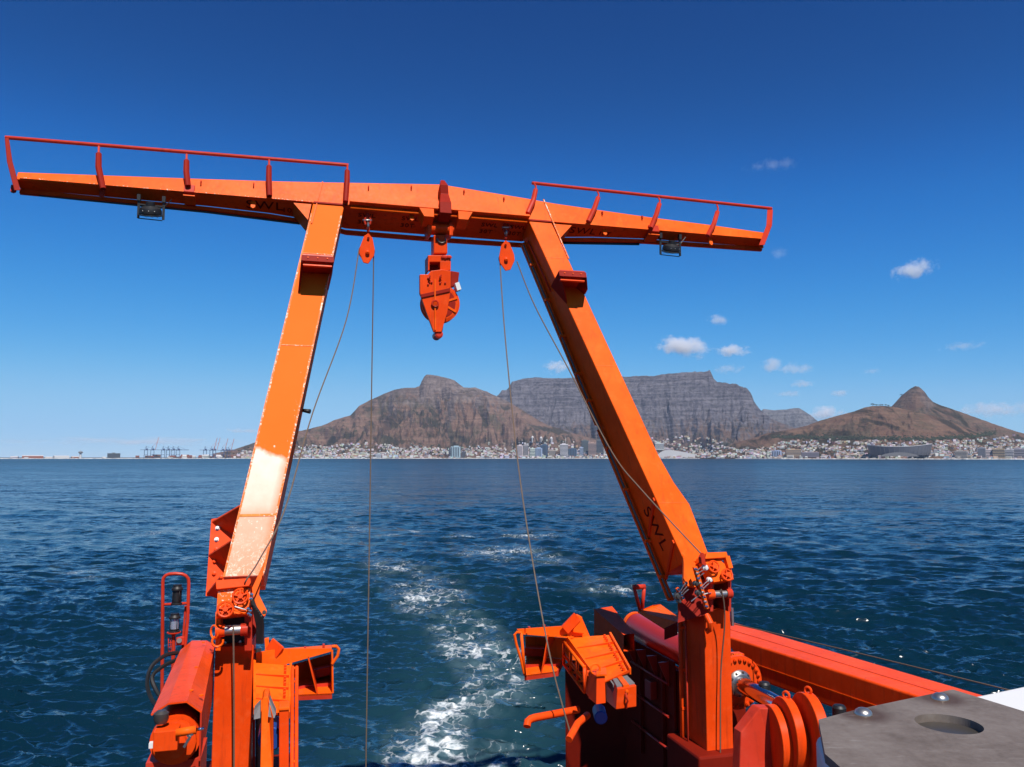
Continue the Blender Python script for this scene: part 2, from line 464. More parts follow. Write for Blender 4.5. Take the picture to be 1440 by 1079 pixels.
    me.polygons.add(len(q)); me.polygons.foreach_set('loop_start', (np.arange(len(q)) * 4).astype(np.int32))
    me.polygons.foreach_set('use_smooth', np.ones(len(q), bool))
    me.update(calc_edges=True)
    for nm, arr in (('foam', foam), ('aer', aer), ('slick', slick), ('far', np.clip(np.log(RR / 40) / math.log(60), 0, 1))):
        at = me.attributes.new(nm, 'FLOAT', 'POINT'); at.data.foreach_set('value', arr.astype(np.float32).ravel())
    # centre is closed by the hull; a small cap keeps the sheet whole
    ob = bpy.data.objects.new('sea', me); COL.objects.link(ob)
    tag(ob, 'dark blue choppy sea with a white wake trail', None, None, 'structure')
    m, nt, b = mat('sea_water')
    v = worldco(nt)
    def at(n):
        a = nt.nodes.new('ShaderNodeAttribute'); a.attribute_name = n; return a.outputs['Fac']
    foam_a, aer_a, slick_a, far_a = at('foam'), at('aer'), at('slick'), at('far')
    deep = mixc(nt, noise(nt, v, 0.02, 3), (0.0014, 0.0125, 0.021), (0.0022, 0.0170, 0.029))
    deep = mixc(nt, mth(nt, 'MULTIPLY', aer_a, 0.5, clamp=True), deep, (0.018, 0.060, 0.072))
    deep = mixc(nt, mth(nt, 'MULTIPLY', slick_a, 0.25), deep, (0.012, 0.05, 0.085))
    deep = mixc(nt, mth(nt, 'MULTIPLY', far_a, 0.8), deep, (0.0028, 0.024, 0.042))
    milk = noise(nt, v, 0.55, 6, 0.66, 1.2)
    deep = mixc(nt, mth(nt, 'MULTIPLY', mth(nt, 'MULTIPLY', mth(nt, 'SUBTRACT', foam_a, 0.12, 0, True), ramp(nt, milk, [(0.38, (0,) * 3), (0.66, (1,) * 3)]).outputs[0]), 0.85, clamp=True), deep, (0.22, 0.33, 0.37))
    fz = noise(nt, v, 1.1, 8, 0.68, 0.8)
    vo = nd(nt, 'ShaderNodeTexVoronoi', Scale=1.3, feature='DISTANCE_TO_EDGE')
    wv = nt.nodes.new('ShaderNodeVectorMath'); wv.operation = 'ADD'
    nz = nd(nt, 'ShaderNodeTexNoise', Scale=0.9, Detail=5.0); nt.links.new(v, nz.inputs['Vector'])
    sc = nt.nodes.new('ShaderNodeVectorMath'); sc.operation = 'SCALE'; sc.inputs['Scale'].default_value = 2.2
    nt.links.new(nz.outputs['Color'], sc.inputs[0]); nt.links.new(v, wv.inputs[0]); nt.links.new(sc.outputs[0], wv.inputs[1])
    nt.links.new(wv.outputs[0], vo.inputs['Vector'])
    lace = ramp(nt, vo.outputs['Distance'], [(0.0, (1,) * 3), (0.16, (0.25,) * 3), (0.4, (0,) * 3)]).outputs[0]
    tot = mth(nt, 'ADD', mth(nt, 'MULTIPLY', fz, 0.75), mth(nt, 'MULTIPLY', lace, 0.25))
    thr = mth(nt, 'SUBTRACT', 0.785, mth(nt, 'MULTIPLY', mth(nt, 'MINIMUM', foam_a, 0.80), 0.56))
    fm = mth(nt, 'MULTIPLY', mth(nt, 'SUBTRACT', tot, thr), 3.6, clamp=True)
    fm = mth(nt, 'MULTIPLY', mth(nt, 'MULTIPLY', fm, 0.92), mth(nt, 'GREATER_THAN', foam_a, 0.02))
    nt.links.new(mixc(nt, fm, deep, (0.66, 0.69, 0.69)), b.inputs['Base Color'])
    rg = mth(nt, 'ADD', mth(nt, 'MULTIPLY', far_a, 0.16), 0.08)
    nt.links.new(mth(nt, 'ADD', rg, mth(nt, 'MULTIPLY', fm, 0.6), clamp=True), b.inputs['Roughness'])
    b.inputs['IOR'].default_value = 1.333
    gst = noise(nt, scaled(nt, v, (.35, 1.0, 1)), .035, 6, .68)
    spv = mth(nt, 'MULTIPLY', mth(nt, 'SUBTRACT', 0.95, mth(nt, 'MULTIPLY', far_a, 0.90)), ramp(nt, gst, [(.34, (.45,) * 3), (.66, (1.5,) * 3)]).outputs[0])
    chop = noise(nt, scaled(nt, v, (1.0, .5, 1)), .21, 7, .72)
    spv = mth(nt, 'MULTIPLY', spv, ramp(nt, chop, [(.40, (.65,) * 3), (.60, (1.3,) * 3)]).outputs[0])
    nt.links.new(spv, b.inputs['Specular IOR Level'])
    gn = nt.nodes.new('ShaderNodeNewGeometry')            # ripples too small for the mesh: slopes added to the normal
    acc = gn.outputs['Normal']
    for sc_, det, ax_, ay_, str_ in ((0.75, 9.0, 0.42, 0.95, (0.75, 1.7, 1)), (0.16, 6.0, 0.22, 0.40, (0.6, 1.5, 1)), (0.02, 6.0, 0.10, 0.22, (0.5, 1.3, 1))):
        tn = nd(nt, 'ShaderNodeTexNoise', Scale=sc_, Detail=det, Roughness=0.70)
        nt.links.new(scaled(nt, v, str_), tn.inputs['Vector'])
        sb_ = nt.nodes.new('ShaderNodeVectorMath'); sb_.operation = 'SUBTRACT'; nt.links.new(tn.outputs['Color'], sb_.inputs[0]); sb_.inputs[1].default_value = (.5, .5, .5)
        ma = nt.nodes.new('ShaderNodeVectorMath'); ma.operation = 'MULTIPLY_ADD'; nt.links.new(sb_.outputs[0], ma.inputs[0]); ma.inputs[1].default_value = (ax_ * 2, ay_ * 2, 0.0)
        nt.links.new(acc, ma.inputs[2]); acc = ma.outputs[0]
    nn_ = nt.nodes.new('ShaderNodeVectorMath'); nn_.operation = 'NORMALIZE'; nt.links.new(acc, nn_.inputs[0])
    nt.links.new(nn_.outputs[0], b.inputs['Normal'])
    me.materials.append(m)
build_sea()

# ------------------------------------------------------------------ mountains
def interp_prof(pts):
    pts = np.array(sorted(pts), float)
    return pts[:, 0], pts[:, 1]
def px_dir(x, y):
    r = np.stack([(x - 720) / FPX, np.cos(PITCH) + np.sin(PITCH) * (y - 539.5) / FPX, np.sin(PITCH) - np.cos(PITCH) * (y - 539.5) / FPX], -1)
    return r
TERR = []
def mountain(label, prof, Rr, Rb, shape, seed, mt, gul=60.0, rows=120, back=2200.0, step=0.8, zb=2.0, jit=0.35):
    px, py = interp_prof(prof)
    x = np.arange(px[0], px[-1] + 0.01, step)
    y = np.interp(x, px, py)
    y = y + (fbm(x / 5.0, x * 0 + seed, 4, seed) - 0.5) * 2 * jit * np.clip((640 - y) / 20, 0, 1)
    rr = np.interp(x, *zip(*Rr)) if isinstance(Rr, list) else np.full(x.shape, float(Rr))
    rb = np.interp(x, *zip(*Rb)) if isinstance(Rb, list) else np.full(x.shape, float(Rb))
    d = px_dir(x, y); hd = np.hypot(d[:, 0], d[:, 1])
    zr = np.maximum(CAM_H + d[:, 2] / hd * rr, zb + 0.5)
    dx, dy = d[:, 0] / hd, d[:, 1] / hd
    q = np.linspace(0, 1, rows)
    sh = np.interp(q, *zip(*shape))
    Q, ZR = np.meshgrid(q, zr, indexing='ij')
    XX = np.meshgrid(q, x, indexing='ij')[1]
    RD = rb + (rr - rb) * Q
    Zg = zb + (ZR - zb) * sh[:, None]
    # ravines run down the slope; spurs between them
    wq = np.sin(np.pi * Q ** 0.9) ** 0.8
    warp = (fbm(XX / 55, Q * 2.4, 4, seed + 5) - 0.5) * 120 + (Q - .5) * 30 * np.sin(XX / 37.0 + seed)
    r1 = 1 - np.abs(2 * fbm((XX + warp) / 46, Q * 1.9, 3, seed + 1) - 1) * 2.2
    r2 = 1 - np.abs(2 * fbm((XX + warp * 0.6) / 15, Q * 4.2, 3, seed + 2) - 1) * 2.2
    r3 = fbm(XX / 4.5, Q * 22, 4, seed + 3) - 0.5
    hgt = np.clip(ZR / 500, 0, 1.2)
    Zg = Zg + wq * hgt * gul * (0.85 * (r1 - 0.4) + 0.40 * (r2 - 0.4) + 0.45 * r3)
    Zg = np.maximum(Zg, zb * 0.5)
    nb = 14
    bq = np.linspace(0, 1, nb + 1)[1:]
    RB_ = rr + back * bq[:, None]
    ZB_ = zb + (zr - zb) * (1 - bq[:, None]) ** 1.3 * np.interp(bq, [0, 0.1, 1], [0.985, 0.95, 0.95])[:, None] - 3
    RD = np.concatenate([RD, RB_]); Zg = np.concatenate([Zg, ZB_])
    vs = np.stack([dx * RD, dy * RD, Zg], -1)
    nrw, ncl = RD.shape
    i = np.arange(nrw - 1)[:, None] * ncl; j = np.arange(ncl - 1)[None, :]
    f = np.stack([i + j, i + j + 1, i + ncl + j + 1, i + ncl + j], -1).reshape(-1, 4)
    me = bpy.data.meshes.new('mountain')
    me.from_pydata(vs.reshape(-1, 3).tolist(), [], f.tolist())
    me.polygons.foreach_set('use_smooth', np.ones(len(f), bool))
    me.materials.append(mt)
    ob = bpy.data.objects.new('mountain', me); COL.objects.link(ob)
    tag(ob, label, None, None, 'structure')
    TERR.append((x, vs[:rows], dx, dy))
    return ob
def rock_mat(name, rock, rock2, veg, veg2, green, vegz, strata=1.0, greenamt=0.5, seed=0.0):
    m, nt, b = mat(name)
    v = worldco(nt)
    off = nt.nodes.new('ShaderNodeVectorMath'); off.operation = 'ADD'; nt.links.new(v, off.inputs[0]); off.inputs[1].default_value = (seed * 1371, seed * 731, 0)
    v = off.outputs[0]
    sx = nt.nodes.new('ShaderNodeSeparateXYZ'); nt.links.new(v, sx.inputs[0])
    gn = nt.nodes.new('ShaderNodeNewGeometry'); sn = nt.nodes.new('ShaderNodeSeparateXYZ'); nt.links.new(gn.outputs['Normal'], sn.inputs[0])
    big = noise(nt, v, 1 / 420, 6, 0.62); mid = noise(nt, v, 1 / 110, 8, 0.70); fine = noise(nt, v, 1 / 30, 8, 0.72)
    bands = noise(nt, scaled(nt, v, (0.12, 0.12, 3.2)), 1 / 85, 6, 0.68)
    crack = noise(nt, scaled(nt, v, (1.0, 0.8, 1.25)), 1 / 60, 8, 0.74)
    gully_shade = noise(nt, scaled(nt, v, (1.0, 0.3, 0.85)), 1 / 260, 6, 0.62, 1.6)  # mask for gully tone: ravine shade painted in as dark scrub
    B = lambda src, lo, hi: ramp(nt, src, [(lo, (0,) * 3), (hi, (1,) * 3)]).outputs[0]
    rk = mixc(nt, B(bands, .43, .56), tuple(c_ * .8 for c_ in rock), rock2)
    rk = mixc(nt, mth(nt, 'MULTIPLY', B(fine, .50, .62), .30), rk, tuple(c_ * 1.55 for c_ in rock2))
    rk = mixc(nt, mth(nt, 'MULTIPLY', mth(nt, 'SUBTRACT', 1.0, B(crack, .40, .52)), 0.6 * strata), rk, tuple(c_ * 0.30 for c_ in rock))
    vg = mixc(nt, B(mid, .38, .62), veg, veg2)
    vg = mixc(nt, mth(nt, 'MULTIPLY', B(bands, .50, .60), .5), vg, tuple(c_ * 1.35 for c_ in veg2))
    vg = mixc(nt, mth(nt, 'MULTIPLY', B(mth(nt, 'ADD', mth(nt, 'MULTIPLY', big, 0.55), mth(nt, 'MULTIPLY', mid, 0.45)), .50, .58), greenamt), vg, green)
    vg = mixc(nt, mth(nt, 'MULTIPLY', mth(nt, 'SUBTRACT', 1.0, B(gully_shade, .41, .49)), .85), vg, tuple(c_ * .45 for c_ in green))  # dark scrub green stands in for shade in the ravines
    st = mth(nt, 'ADD', mth(nt, 'MULTIPLY', mth(nt, 'SUBTRACT', sx.outputs['Z'], vegz), 1 / 200), mth(nt, 'MULTIPLY', mth(nt, 'SUBTRACT', 0.72, sn.outputs['Z']), 2.2))
    st = mth(nt, 'ADD', st, mth(nt, 'MULTIPLY', mth(nt, 'SUBTRACT', mid, 0.5), 4.0))
    k = mth(nt, 'MULTIPLY', mth(nt, 'ADD', st, 0.5), 1.0, clamp=True)
    c = mixc(nt, k, vg, rk)
    c = mixc(nt, mth(nt, 'MULTIPLY', mth(nt, 'SUBTRACT', 1.0, B(fine, .36, .47)), 0.55), c, (0.020, 0.022, 0.018))
    nt.links.new(c, b.inputs['Base Color'])
    b.inputs['Roughness'].default_value = 0.95
    b.inputs['Specular IOR Level'].default_value = 0.1
    hh = mth(nt, 'ADD', mth(nt, 'MULTIPLY', bands, 1.2), mth(nt, 'ADD', crack, mth(nt, 'MULTIPLY', fine, 0.6)))
    bp = nd(nt, 'ShaderNodeBump', Strength=0.8, Distance=22.0)
    nt.links.new(hh, bp.inputs['Height']); nt.links.new(bp.outputs[0], b.inputs['Normal'])
    return m
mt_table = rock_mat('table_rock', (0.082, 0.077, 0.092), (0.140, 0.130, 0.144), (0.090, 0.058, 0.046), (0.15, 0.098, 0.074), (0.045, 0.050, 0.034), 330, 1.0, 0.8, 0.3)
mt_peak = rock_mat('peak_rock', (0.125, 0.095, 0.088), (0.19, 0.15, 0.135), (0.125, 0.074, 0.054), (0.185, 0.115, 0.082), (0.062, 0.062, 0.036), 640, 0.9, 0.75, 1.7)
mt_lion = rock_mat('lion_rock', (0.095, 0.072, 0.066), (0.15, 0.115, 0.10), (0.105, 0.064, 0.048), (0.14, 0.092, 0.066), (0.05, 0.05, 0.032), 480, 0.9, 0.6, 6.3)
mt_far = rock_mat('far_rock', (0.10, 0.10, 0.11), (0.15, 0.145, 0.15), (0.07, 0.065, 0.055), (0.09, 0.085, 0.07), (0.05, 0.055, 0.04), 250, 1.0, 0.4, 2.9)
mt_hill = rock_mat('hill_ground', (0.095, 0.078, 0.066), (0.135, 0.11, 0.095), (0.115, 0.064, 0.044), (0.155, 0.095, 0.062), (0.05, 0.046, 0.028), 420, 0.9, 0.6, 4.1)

far_prof = [(1010, 600), (1060, 584), (1074, 575), (1080, 576), (1089, 577), (1105, 576), (1117, 574), (1124, 574), (1132, 579), (1140, 584), (1147, 590), (1156, 597), (1175, 606), (1200, 618)]
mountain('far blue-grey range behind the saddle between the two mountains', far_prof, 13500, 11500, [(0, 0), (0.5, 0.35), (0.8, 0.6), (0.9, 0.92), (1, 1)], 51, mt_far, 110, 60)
tab_prof = [(640, 600), (680, 575), (700, 558), (706, 551), (712, 550.5), (715, 547), (720, 537), (728, 535), (736, 533), (745, 532), (754, 530.5), (765, 532), (794, 532), (812, 531), (845, 530.5), (879, 530), (905, 529), (918, 529), (928, 527.5), (938, 526), (950, 525), (969, 524), (985, 524.3), (995, 524.5), (998, 523), (1000, 527), (1004, 535), (1009, 539.5), (1020, 539), (1029, 542), (1037, 543), (1043, 546), (1051, 547), (1055, 551.5), (1058, 558), (1060, 564), (1064, 570), (1068, 575), (1074, 582), (1093, 593), (1113, 601), (1140, 611), (1180, 622), (1230, 634), (1260, 640)]
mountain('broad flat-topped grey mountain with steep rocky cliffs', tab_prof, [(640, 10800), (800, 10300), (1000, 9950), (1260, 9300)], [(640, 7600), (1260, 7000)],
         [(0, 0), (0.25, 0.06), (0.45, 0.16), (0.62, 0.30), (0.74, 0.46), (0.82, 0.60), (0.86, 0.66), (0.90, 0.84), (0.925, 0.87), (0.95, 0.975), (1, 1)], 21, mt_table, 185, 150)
dev_prof = [(300, 638), (330, 632), (360, 622), (395, 611), (423, 606), (440, 602), (455, 598), (470, 591), (493, 584), (505, 571), (520, 563), (540, 554), (555, 548), (570, 545.5), (583, 545.5), (590, 543), (593, 536), (597, 529), (600, 527), (609, 527.5), (618, 529), (625, 531), (633, 533), (639, 535), (648, 542), (652, 545), (660, 545.5), (668, 545), (676, 548), (685, 551), (694, 555.5), (705, 560), (718, 567), (735, 577), (752, 588), (770, 598), (800, 608), (840, 618), (880, 627), (920, 634), (960, 640)]
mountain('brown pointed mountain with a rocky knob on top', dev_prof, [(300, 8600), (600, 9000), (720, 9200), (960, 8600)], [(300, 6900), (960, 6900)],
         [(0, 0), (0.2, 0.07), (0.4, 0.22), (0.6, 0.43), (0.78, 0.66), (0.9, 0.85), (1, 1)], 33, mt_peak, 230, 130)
lion_prof = [(1190, 612), (1220, 597), (1246, 579), (1255, 570.5), (1260, 565), (1267, 557), (1272, 553), (1277, 549), (1282, 545.5), (1287, 543), (1292, 544), (1297, 548), (1301, 552), (1305, 558), (1312, 565.5), (1320, 569), (1330, 572.5), (1355, 581), (1380, 590), (1405, 599), (1430, 607), (1445, 611), (1480, 621), (1530, 634), (1560, 640)]
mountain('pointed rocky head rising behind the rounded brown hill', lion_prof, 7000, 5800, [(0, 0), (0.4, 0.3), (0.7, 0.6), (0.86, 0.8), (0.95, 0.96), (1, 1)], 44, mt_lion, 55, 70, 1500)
sig_prof = [(985, 640), (1010, 633), (1025, 627), (1040, 621), (1060, 616), (1080, 609), (1095, 607), (1110, 604.5), (1134, 599), (1155, 591), (1177, 585), (1200, 579), (1217, 573), (1227, 571), (1242, 571), (1255, 572), (1270, 575), (1290, 579), (1315, 586), (1340, 594), (1360, 602), (1385, 612), (1410, 620), (1450, 628), (1500, 640)]
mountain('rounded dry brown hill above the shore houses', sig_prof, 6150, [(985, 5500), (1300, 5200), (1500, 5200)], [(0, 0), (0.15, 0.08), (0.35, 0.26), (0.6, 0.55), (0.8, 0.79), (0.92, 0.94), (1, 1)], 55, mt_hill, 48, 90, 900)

# low coastal land, reaching from the sea wall to behind the mountains
def coast():
    shore = [(-900, 6400), (-300, 6400), (0, 6500), (330, 6600), (700, 6700), (900, 6300), (1000, 5700), (1100, 5000), (1440, 4700), (1900, 4700), (2600, 4700)]
    sx, sr = zip(*shore)
    x = np.arange(-120, 2600, 8.0)
    r = np.interp(x, sx, sr)
    d = px_dir(x, np.full(x.shape, 643.0)); hd = np.hypot(d[:, 0], d[:, 1])
    dx, dy = d[:, 0] / hd, d[:, 1] / hd
    rings = [(0, -2.0), (2, 1.6), (60, 2.4), (500, 3.0), (2500, 3.0), (9500, 3.0)]
    vs = []; f = []
    for k, (o, z) in enumerate(rings): vs += [(a * (q + o), b * (q + o), z) for a, b, q in zip(dx, dy, r)]
    n = len(x)
    for k in range(len(rings) - 1):
        for i in range(n - 1): f.append((k * n + i, k * n + i + 1, (k + 1) * n + i + 1, (k + 1) * n + i))
    me = bpy.data.meshes.new('ground'); me.from_pydata(vs, [], f)
    m, nt, b = mat('coast_ground'); v = worldco(nt)
    c = ramp(nt, noise(nt, v, 1 / 60, 5, 0.7), [(0.3, (0.05, 0.05, 0.035)), (0.5, (0.16, 0.14, 0.11)), (0.7, (0.3, 0.28, 0.25))]).outputs[0]
    nt.links.new(c, b.inputs['Base Color']); b.inputs['Roughness'].default_value = 0.95
    me.materials.append(m)
    ob = bpy.data.objects.new('ground', me); COL.objects.link(ob); tag(ob, 'low coastal ground at the foot of the mountains', None, None, 'structure')
    return sx, sr
SHX, SHR = coast()
def shore_r(x): return float(np.interp(x, SHX, SHR))
def on_land(x, y):
    """ground point that the photo shows at (x, y) on the nearest slope, else flat ground behind the shore"""
    for (gx, vs, dx, dy) in reversed(TERR):
        if gx[0] + 2 < x < gx[-1] - 2:
            j = int((x - gx[0]) / (gx[1] - gx[0]))
            col = vs[:, j]
            hr = np.hypot(col[:, 0], col[:, 1])
            dep = hr * 1.0
            yy = 643.0 - (col[:, 2] - CAM_H) / (col[:, 1] if False else dep) * FPX * math.hypot(1, (x - 720) / FPX)
            ok = np.where(yy <= y)[0]
            if len(ok) and ok[0] > 0:
                k = ok[0]
                return Vector(col[k])
    return None
# ------------------------------------------------------------------ ship: hull and deck (below the frame)
hull = MB()
hull.ubox(-2.5, 10.0, -6, 15.0, -1.5, 4.95)
hull.build('ship_hull', M['hull'], None, bevel=0.05)
tag(bpy.data.objects['ship_hull'], 'red ship hull under the working deck', 'hull')
MB().ubox(-2.5, 10.0, -6, 15.0, 4.954, 5.0).build('ship_deck', M['deck'])
tag(bpy.data.objects['ship_deck'], 'unseen red-brown working deck at the stern', 'deck', None, None)

# ------------------------------------------------------------------ the big gantry
g = thing('gantry', O, 'huge orange A-shaped stern gantry with a wide crossbeam and two sloping legs', 'gantry')
secs = [(-4.97, 9.20, 9.40, .33), (-3.2, 9.21, 9.52, .38), (-1.15, 9.22, 9.66, .44), (0.2, 9.22, 9.76, .52), (1.15, 9.22, 9.84, .66), (2.0, 9.24, 9.92, .92), (4.27, 9.26, 10.13, .95),
        (6.5, 9.24, 9.92, .92), (7.2, 9.22, 9.84, .62), (8.3, 9.22, 9.76, .48), (9.8, 9.22, 9.66, .38), (11.6, 9.21, 9.57, .35), (13.25, 9.20, 9.46, .33)]
bm_ = MB().loft([[G(a, b1, 0), G(a, b0, 0), G(a, b0, d), G(a, b1, d)] for a, b0, b1, d in secs])
beam = bm_.build('crossbeam', [M['orange'], M['chipped']], g, bevel=0.012, seg=1)
# rear and front flange lips under the crossbeam, inner stiffening pipe
fl = MB()
for (a0, d0), (a1, d1) in zip([(s[0], s[3]) for s in secs[:-1]], [(s[0], s[3]) for s in secs[1:]]):
    fl.loft([[G(a0, 9.19, d0 - .03), G(a0, 9.19, d0 + .05), G(a0, 9.09, d0 + .05), G(a0, 9.09, d0 - .03)], [G(a1, 9.19, d1 - .03), G(a1, 9.19, d1 + .05), G(a1, 9.09, d1 + .05), G(a1, 9.09, d1 - .03)]])
fl.build('rear_flange', M['red'], g)
MB().prism([G(2.02, 9.30, -.004), G(6.45, 9.30, -.004), G(6.45, 9.24, -.004), G(2.02, 9.24, -.004)], FV * .13).build('lip_plate', M['orange'], g, bevel=.008, seg=1)
MB().tube([G(2.05, 9.17, .02), G(6.4, 9.17, .02)], .035).build('wash_pipe', M['orange'], g)
MB().prism([G(1.2, 9.235, -.003), G(1.96, 9.235, -.003), G(1.96, 9.195, -.003), G(1.2, 9.195, -.003)], FV * .03).build('seam', M['rubber_shade_red'], g)
MB().prism([G(6.46, 9.235, -.003), G(7.06, 9.235, -.003), G(7.06, 9.195, -.003), G(6.46, 9.195, -.003)], FV * .03).build('seam', M['rubber_shade_red'], g)
for a0, a1 in ((-4.9, 1.16), (7.1, 13.2)):
    MB().prism([G(a0, 9.245, -.003), G(a1, 9.245, -.003), G(a1, 9.215, -.003), G(a0, 9.215, -.003)], FV * .025).build('front_lip', M['orange_worn'] if a0 < 0 else M['orange'], g)
# haunch gussets between arms and legs
MB().prism([G(.74, 9.19, .02), G(1.15, 9.19, .02), G(1.08, 8.72, .02)], -FV * .5).build('gusset', M['orange'], g)
MB().prism([G(7.6, 9.19, .02), G(7.1, 9.19, .02), G(7.20, 8.72, .02)], -FV * .4).build('gusset', M['orange'], g)
# legs: tapering hollow boxes
LI = lambda b: .335 + .170 * b
LO = lambda b: -.375 + .170 * b
dep = lambda b: 1.16 - .052 * b
bs = [9.2, 6.2, 3.0, .5]
leg = MB().loft([[G(LO(b), b, 0), G(LI(b), b, 0), G(LI(b), b, dep(b)), G(LO(b), b, dep(b))] for b in bs])
legL = leg.build('leg', M['leg_faded'], g, bevel=.012, seg=1, label='sun-bleached leg, white below and chipped orange above')
RI = lambda b: 9.01 - .278 * b
RO = lambda b: (7.05 + (9.2 - b) * .270) if b > 2.9 else float(np.interp(b, [.45, .65, 1.72, 2.23, 2.9], [9.50, 9.47, 9.27, 9.0, 8.75]))
bs2 = [9.2, 7.0, 5.0, 2.9, 2.23, 1.72, 1.1, .45]
leg = MB().loft([[G(RI(b), b, 0), G(RO(b), b, 0), G(RO(b), b, dep(b)), G(RI(b), b, dep(b))] for b in bs2])
legR = leg.build('leg', M['orange'], g, bevel=.012, seg=1, label='clean bright orange leg')
# edge strips on the port leg where the paint has chipped
for fn in (lambda b: LO(b) + .018, lambda b: LI(b) - .018):
    MB().loft([[G(fn(b) - .018, b, 0), G(fn(b) + .018, b, 0), G(fn(b) + .018, b, -.006), G(fn(b) - .018, b, -.006)] for b in (8.9, .5)]).build('chipped_edge', M['chipped'], g)
for b, m in ((7.75, 'chipped'), (5.35, 'chipped'), (1.62, 'weldrust')):
    w = .05 if m == 'weldrust' else .022
    MB().prism([G(LO(b) + .03, b, 0), G(LI(b) - .03, b, 0), G(LI(b) - .03, b + w, 0), G(LO(b) + .03, b + w, 0)], FV * .008).build('weld_seam', M[m], g)
for b in (8.1, 5.1, 1.75):
    MB().prism([G(RI(b) + .02, b, 0), G(RO(b) - .02, b, 0), G(RO(b) - .02, b + .02, 0), G(RI(b) + .02, b + .02, 0)], FV * .004).build('weld_seam', M['seam'], g)
# thin seams up across the crossbeam above each leg
MB().bar(G(1.16, 8.6, -.012), G(1.40, 9.86, -.012), .025, .03, FV).build('edge_strip', M['orange'], g)
MB().bar(G(7.35, 8.1, -.012), G(6.92, 9.92, -.012), .03, .03, FV).build('edge_strip', M['chipped'], g)
# starboard leg: rear flange with conduits, stiffeners on the inner face
rf = MB()
for b0, b1 in ((9.0, 4.02), (3.9, -.1)):
    w = .13
    rf.loft([[G(RI(b) - w, b, dep(b) - .05), G(RI(b) + .01, b, dep(b) - .05), G(RI(b) + .01, b, dep(b) + .03), G(RI(b) - w, b, dep(b) + .03)] for b in (b0, b1)])
rf.build('rear_flange', M['orange'], g, bevel=.006, seg=1)
for off, m in ((.06, 'orange'), (.10, 'grease')):
    MB().tube([G(RI(b) - off, b, dep(b) - .10) for b in (8.9, 6, 3, -.05)], .022, 6).build('conduit', M[m], g)
for b in (8.3, 7.3, 6.3, 5.3, 4.6, 3.4, 2.4, 1.2, .4):
    MB().box(G(RI(b) - .075, b, dep(b) - .10), (U) * .075, WV * .03, FV * .04).build('pipe_clip', M['orange'], g)
NI = (U * -math.cos(math.atan(.278)) - WV * math.sin(math.atan(.278))).normalized()
for b in (1.9, 3.15 - 2.2):
    MB().loft([[G(RI(b), b, .04) + NI * k, G(RI(b - .55) , b - .55, dep(b) - .1) + NI * k, G(RI(b - .62), b - .62, dep(b) - .1) + NI * k, G(RI(b - .07), b - .07, .04) + NI * k] for k in (.0, .04)]).build('stiffener', M['red'], g)
MB().tube([G(RI(b) - .0, b, .42) + NI * .03 for b in (8.9, 7.4)], .02, 6).build('conduit', M['rail'], g)
# lower front corner lugs (ears) of both legs
MB().prism([ap(353, 830, -.02), ap(367, 800, -.02), ap(373, 786, -.02), ap(364, 836, -.02), ap(375.5, 859, -.02), ap(373, 866, -.02), ap(366, 867, -.02), ap(359, 848, -.02)], -FV * .07).build('lug', M['orange'], g, bevel=.006, seg=1)
MB().cyl(ap(371.5, 861, -.035), ap(371.5, 861, .06), .035, 12).build('lug_pin', M['grease'], g)
MB().prism([G(RI(.5), .62, -.02), G(RI(.5) - .03, .4, -.02), ap(961.5, 819, -.02), ap(965, 824, -.02), ap(978, 826, -.02), ap(990, 800, -.02)], -FV * .08).build('lug', M['orange'], g, bevel=.006, seg=1)
MB().cyl(ap(965, 820, -.035), ap(965, 820, .06), .035, 12).build('lug_pin', M['grease'], g)
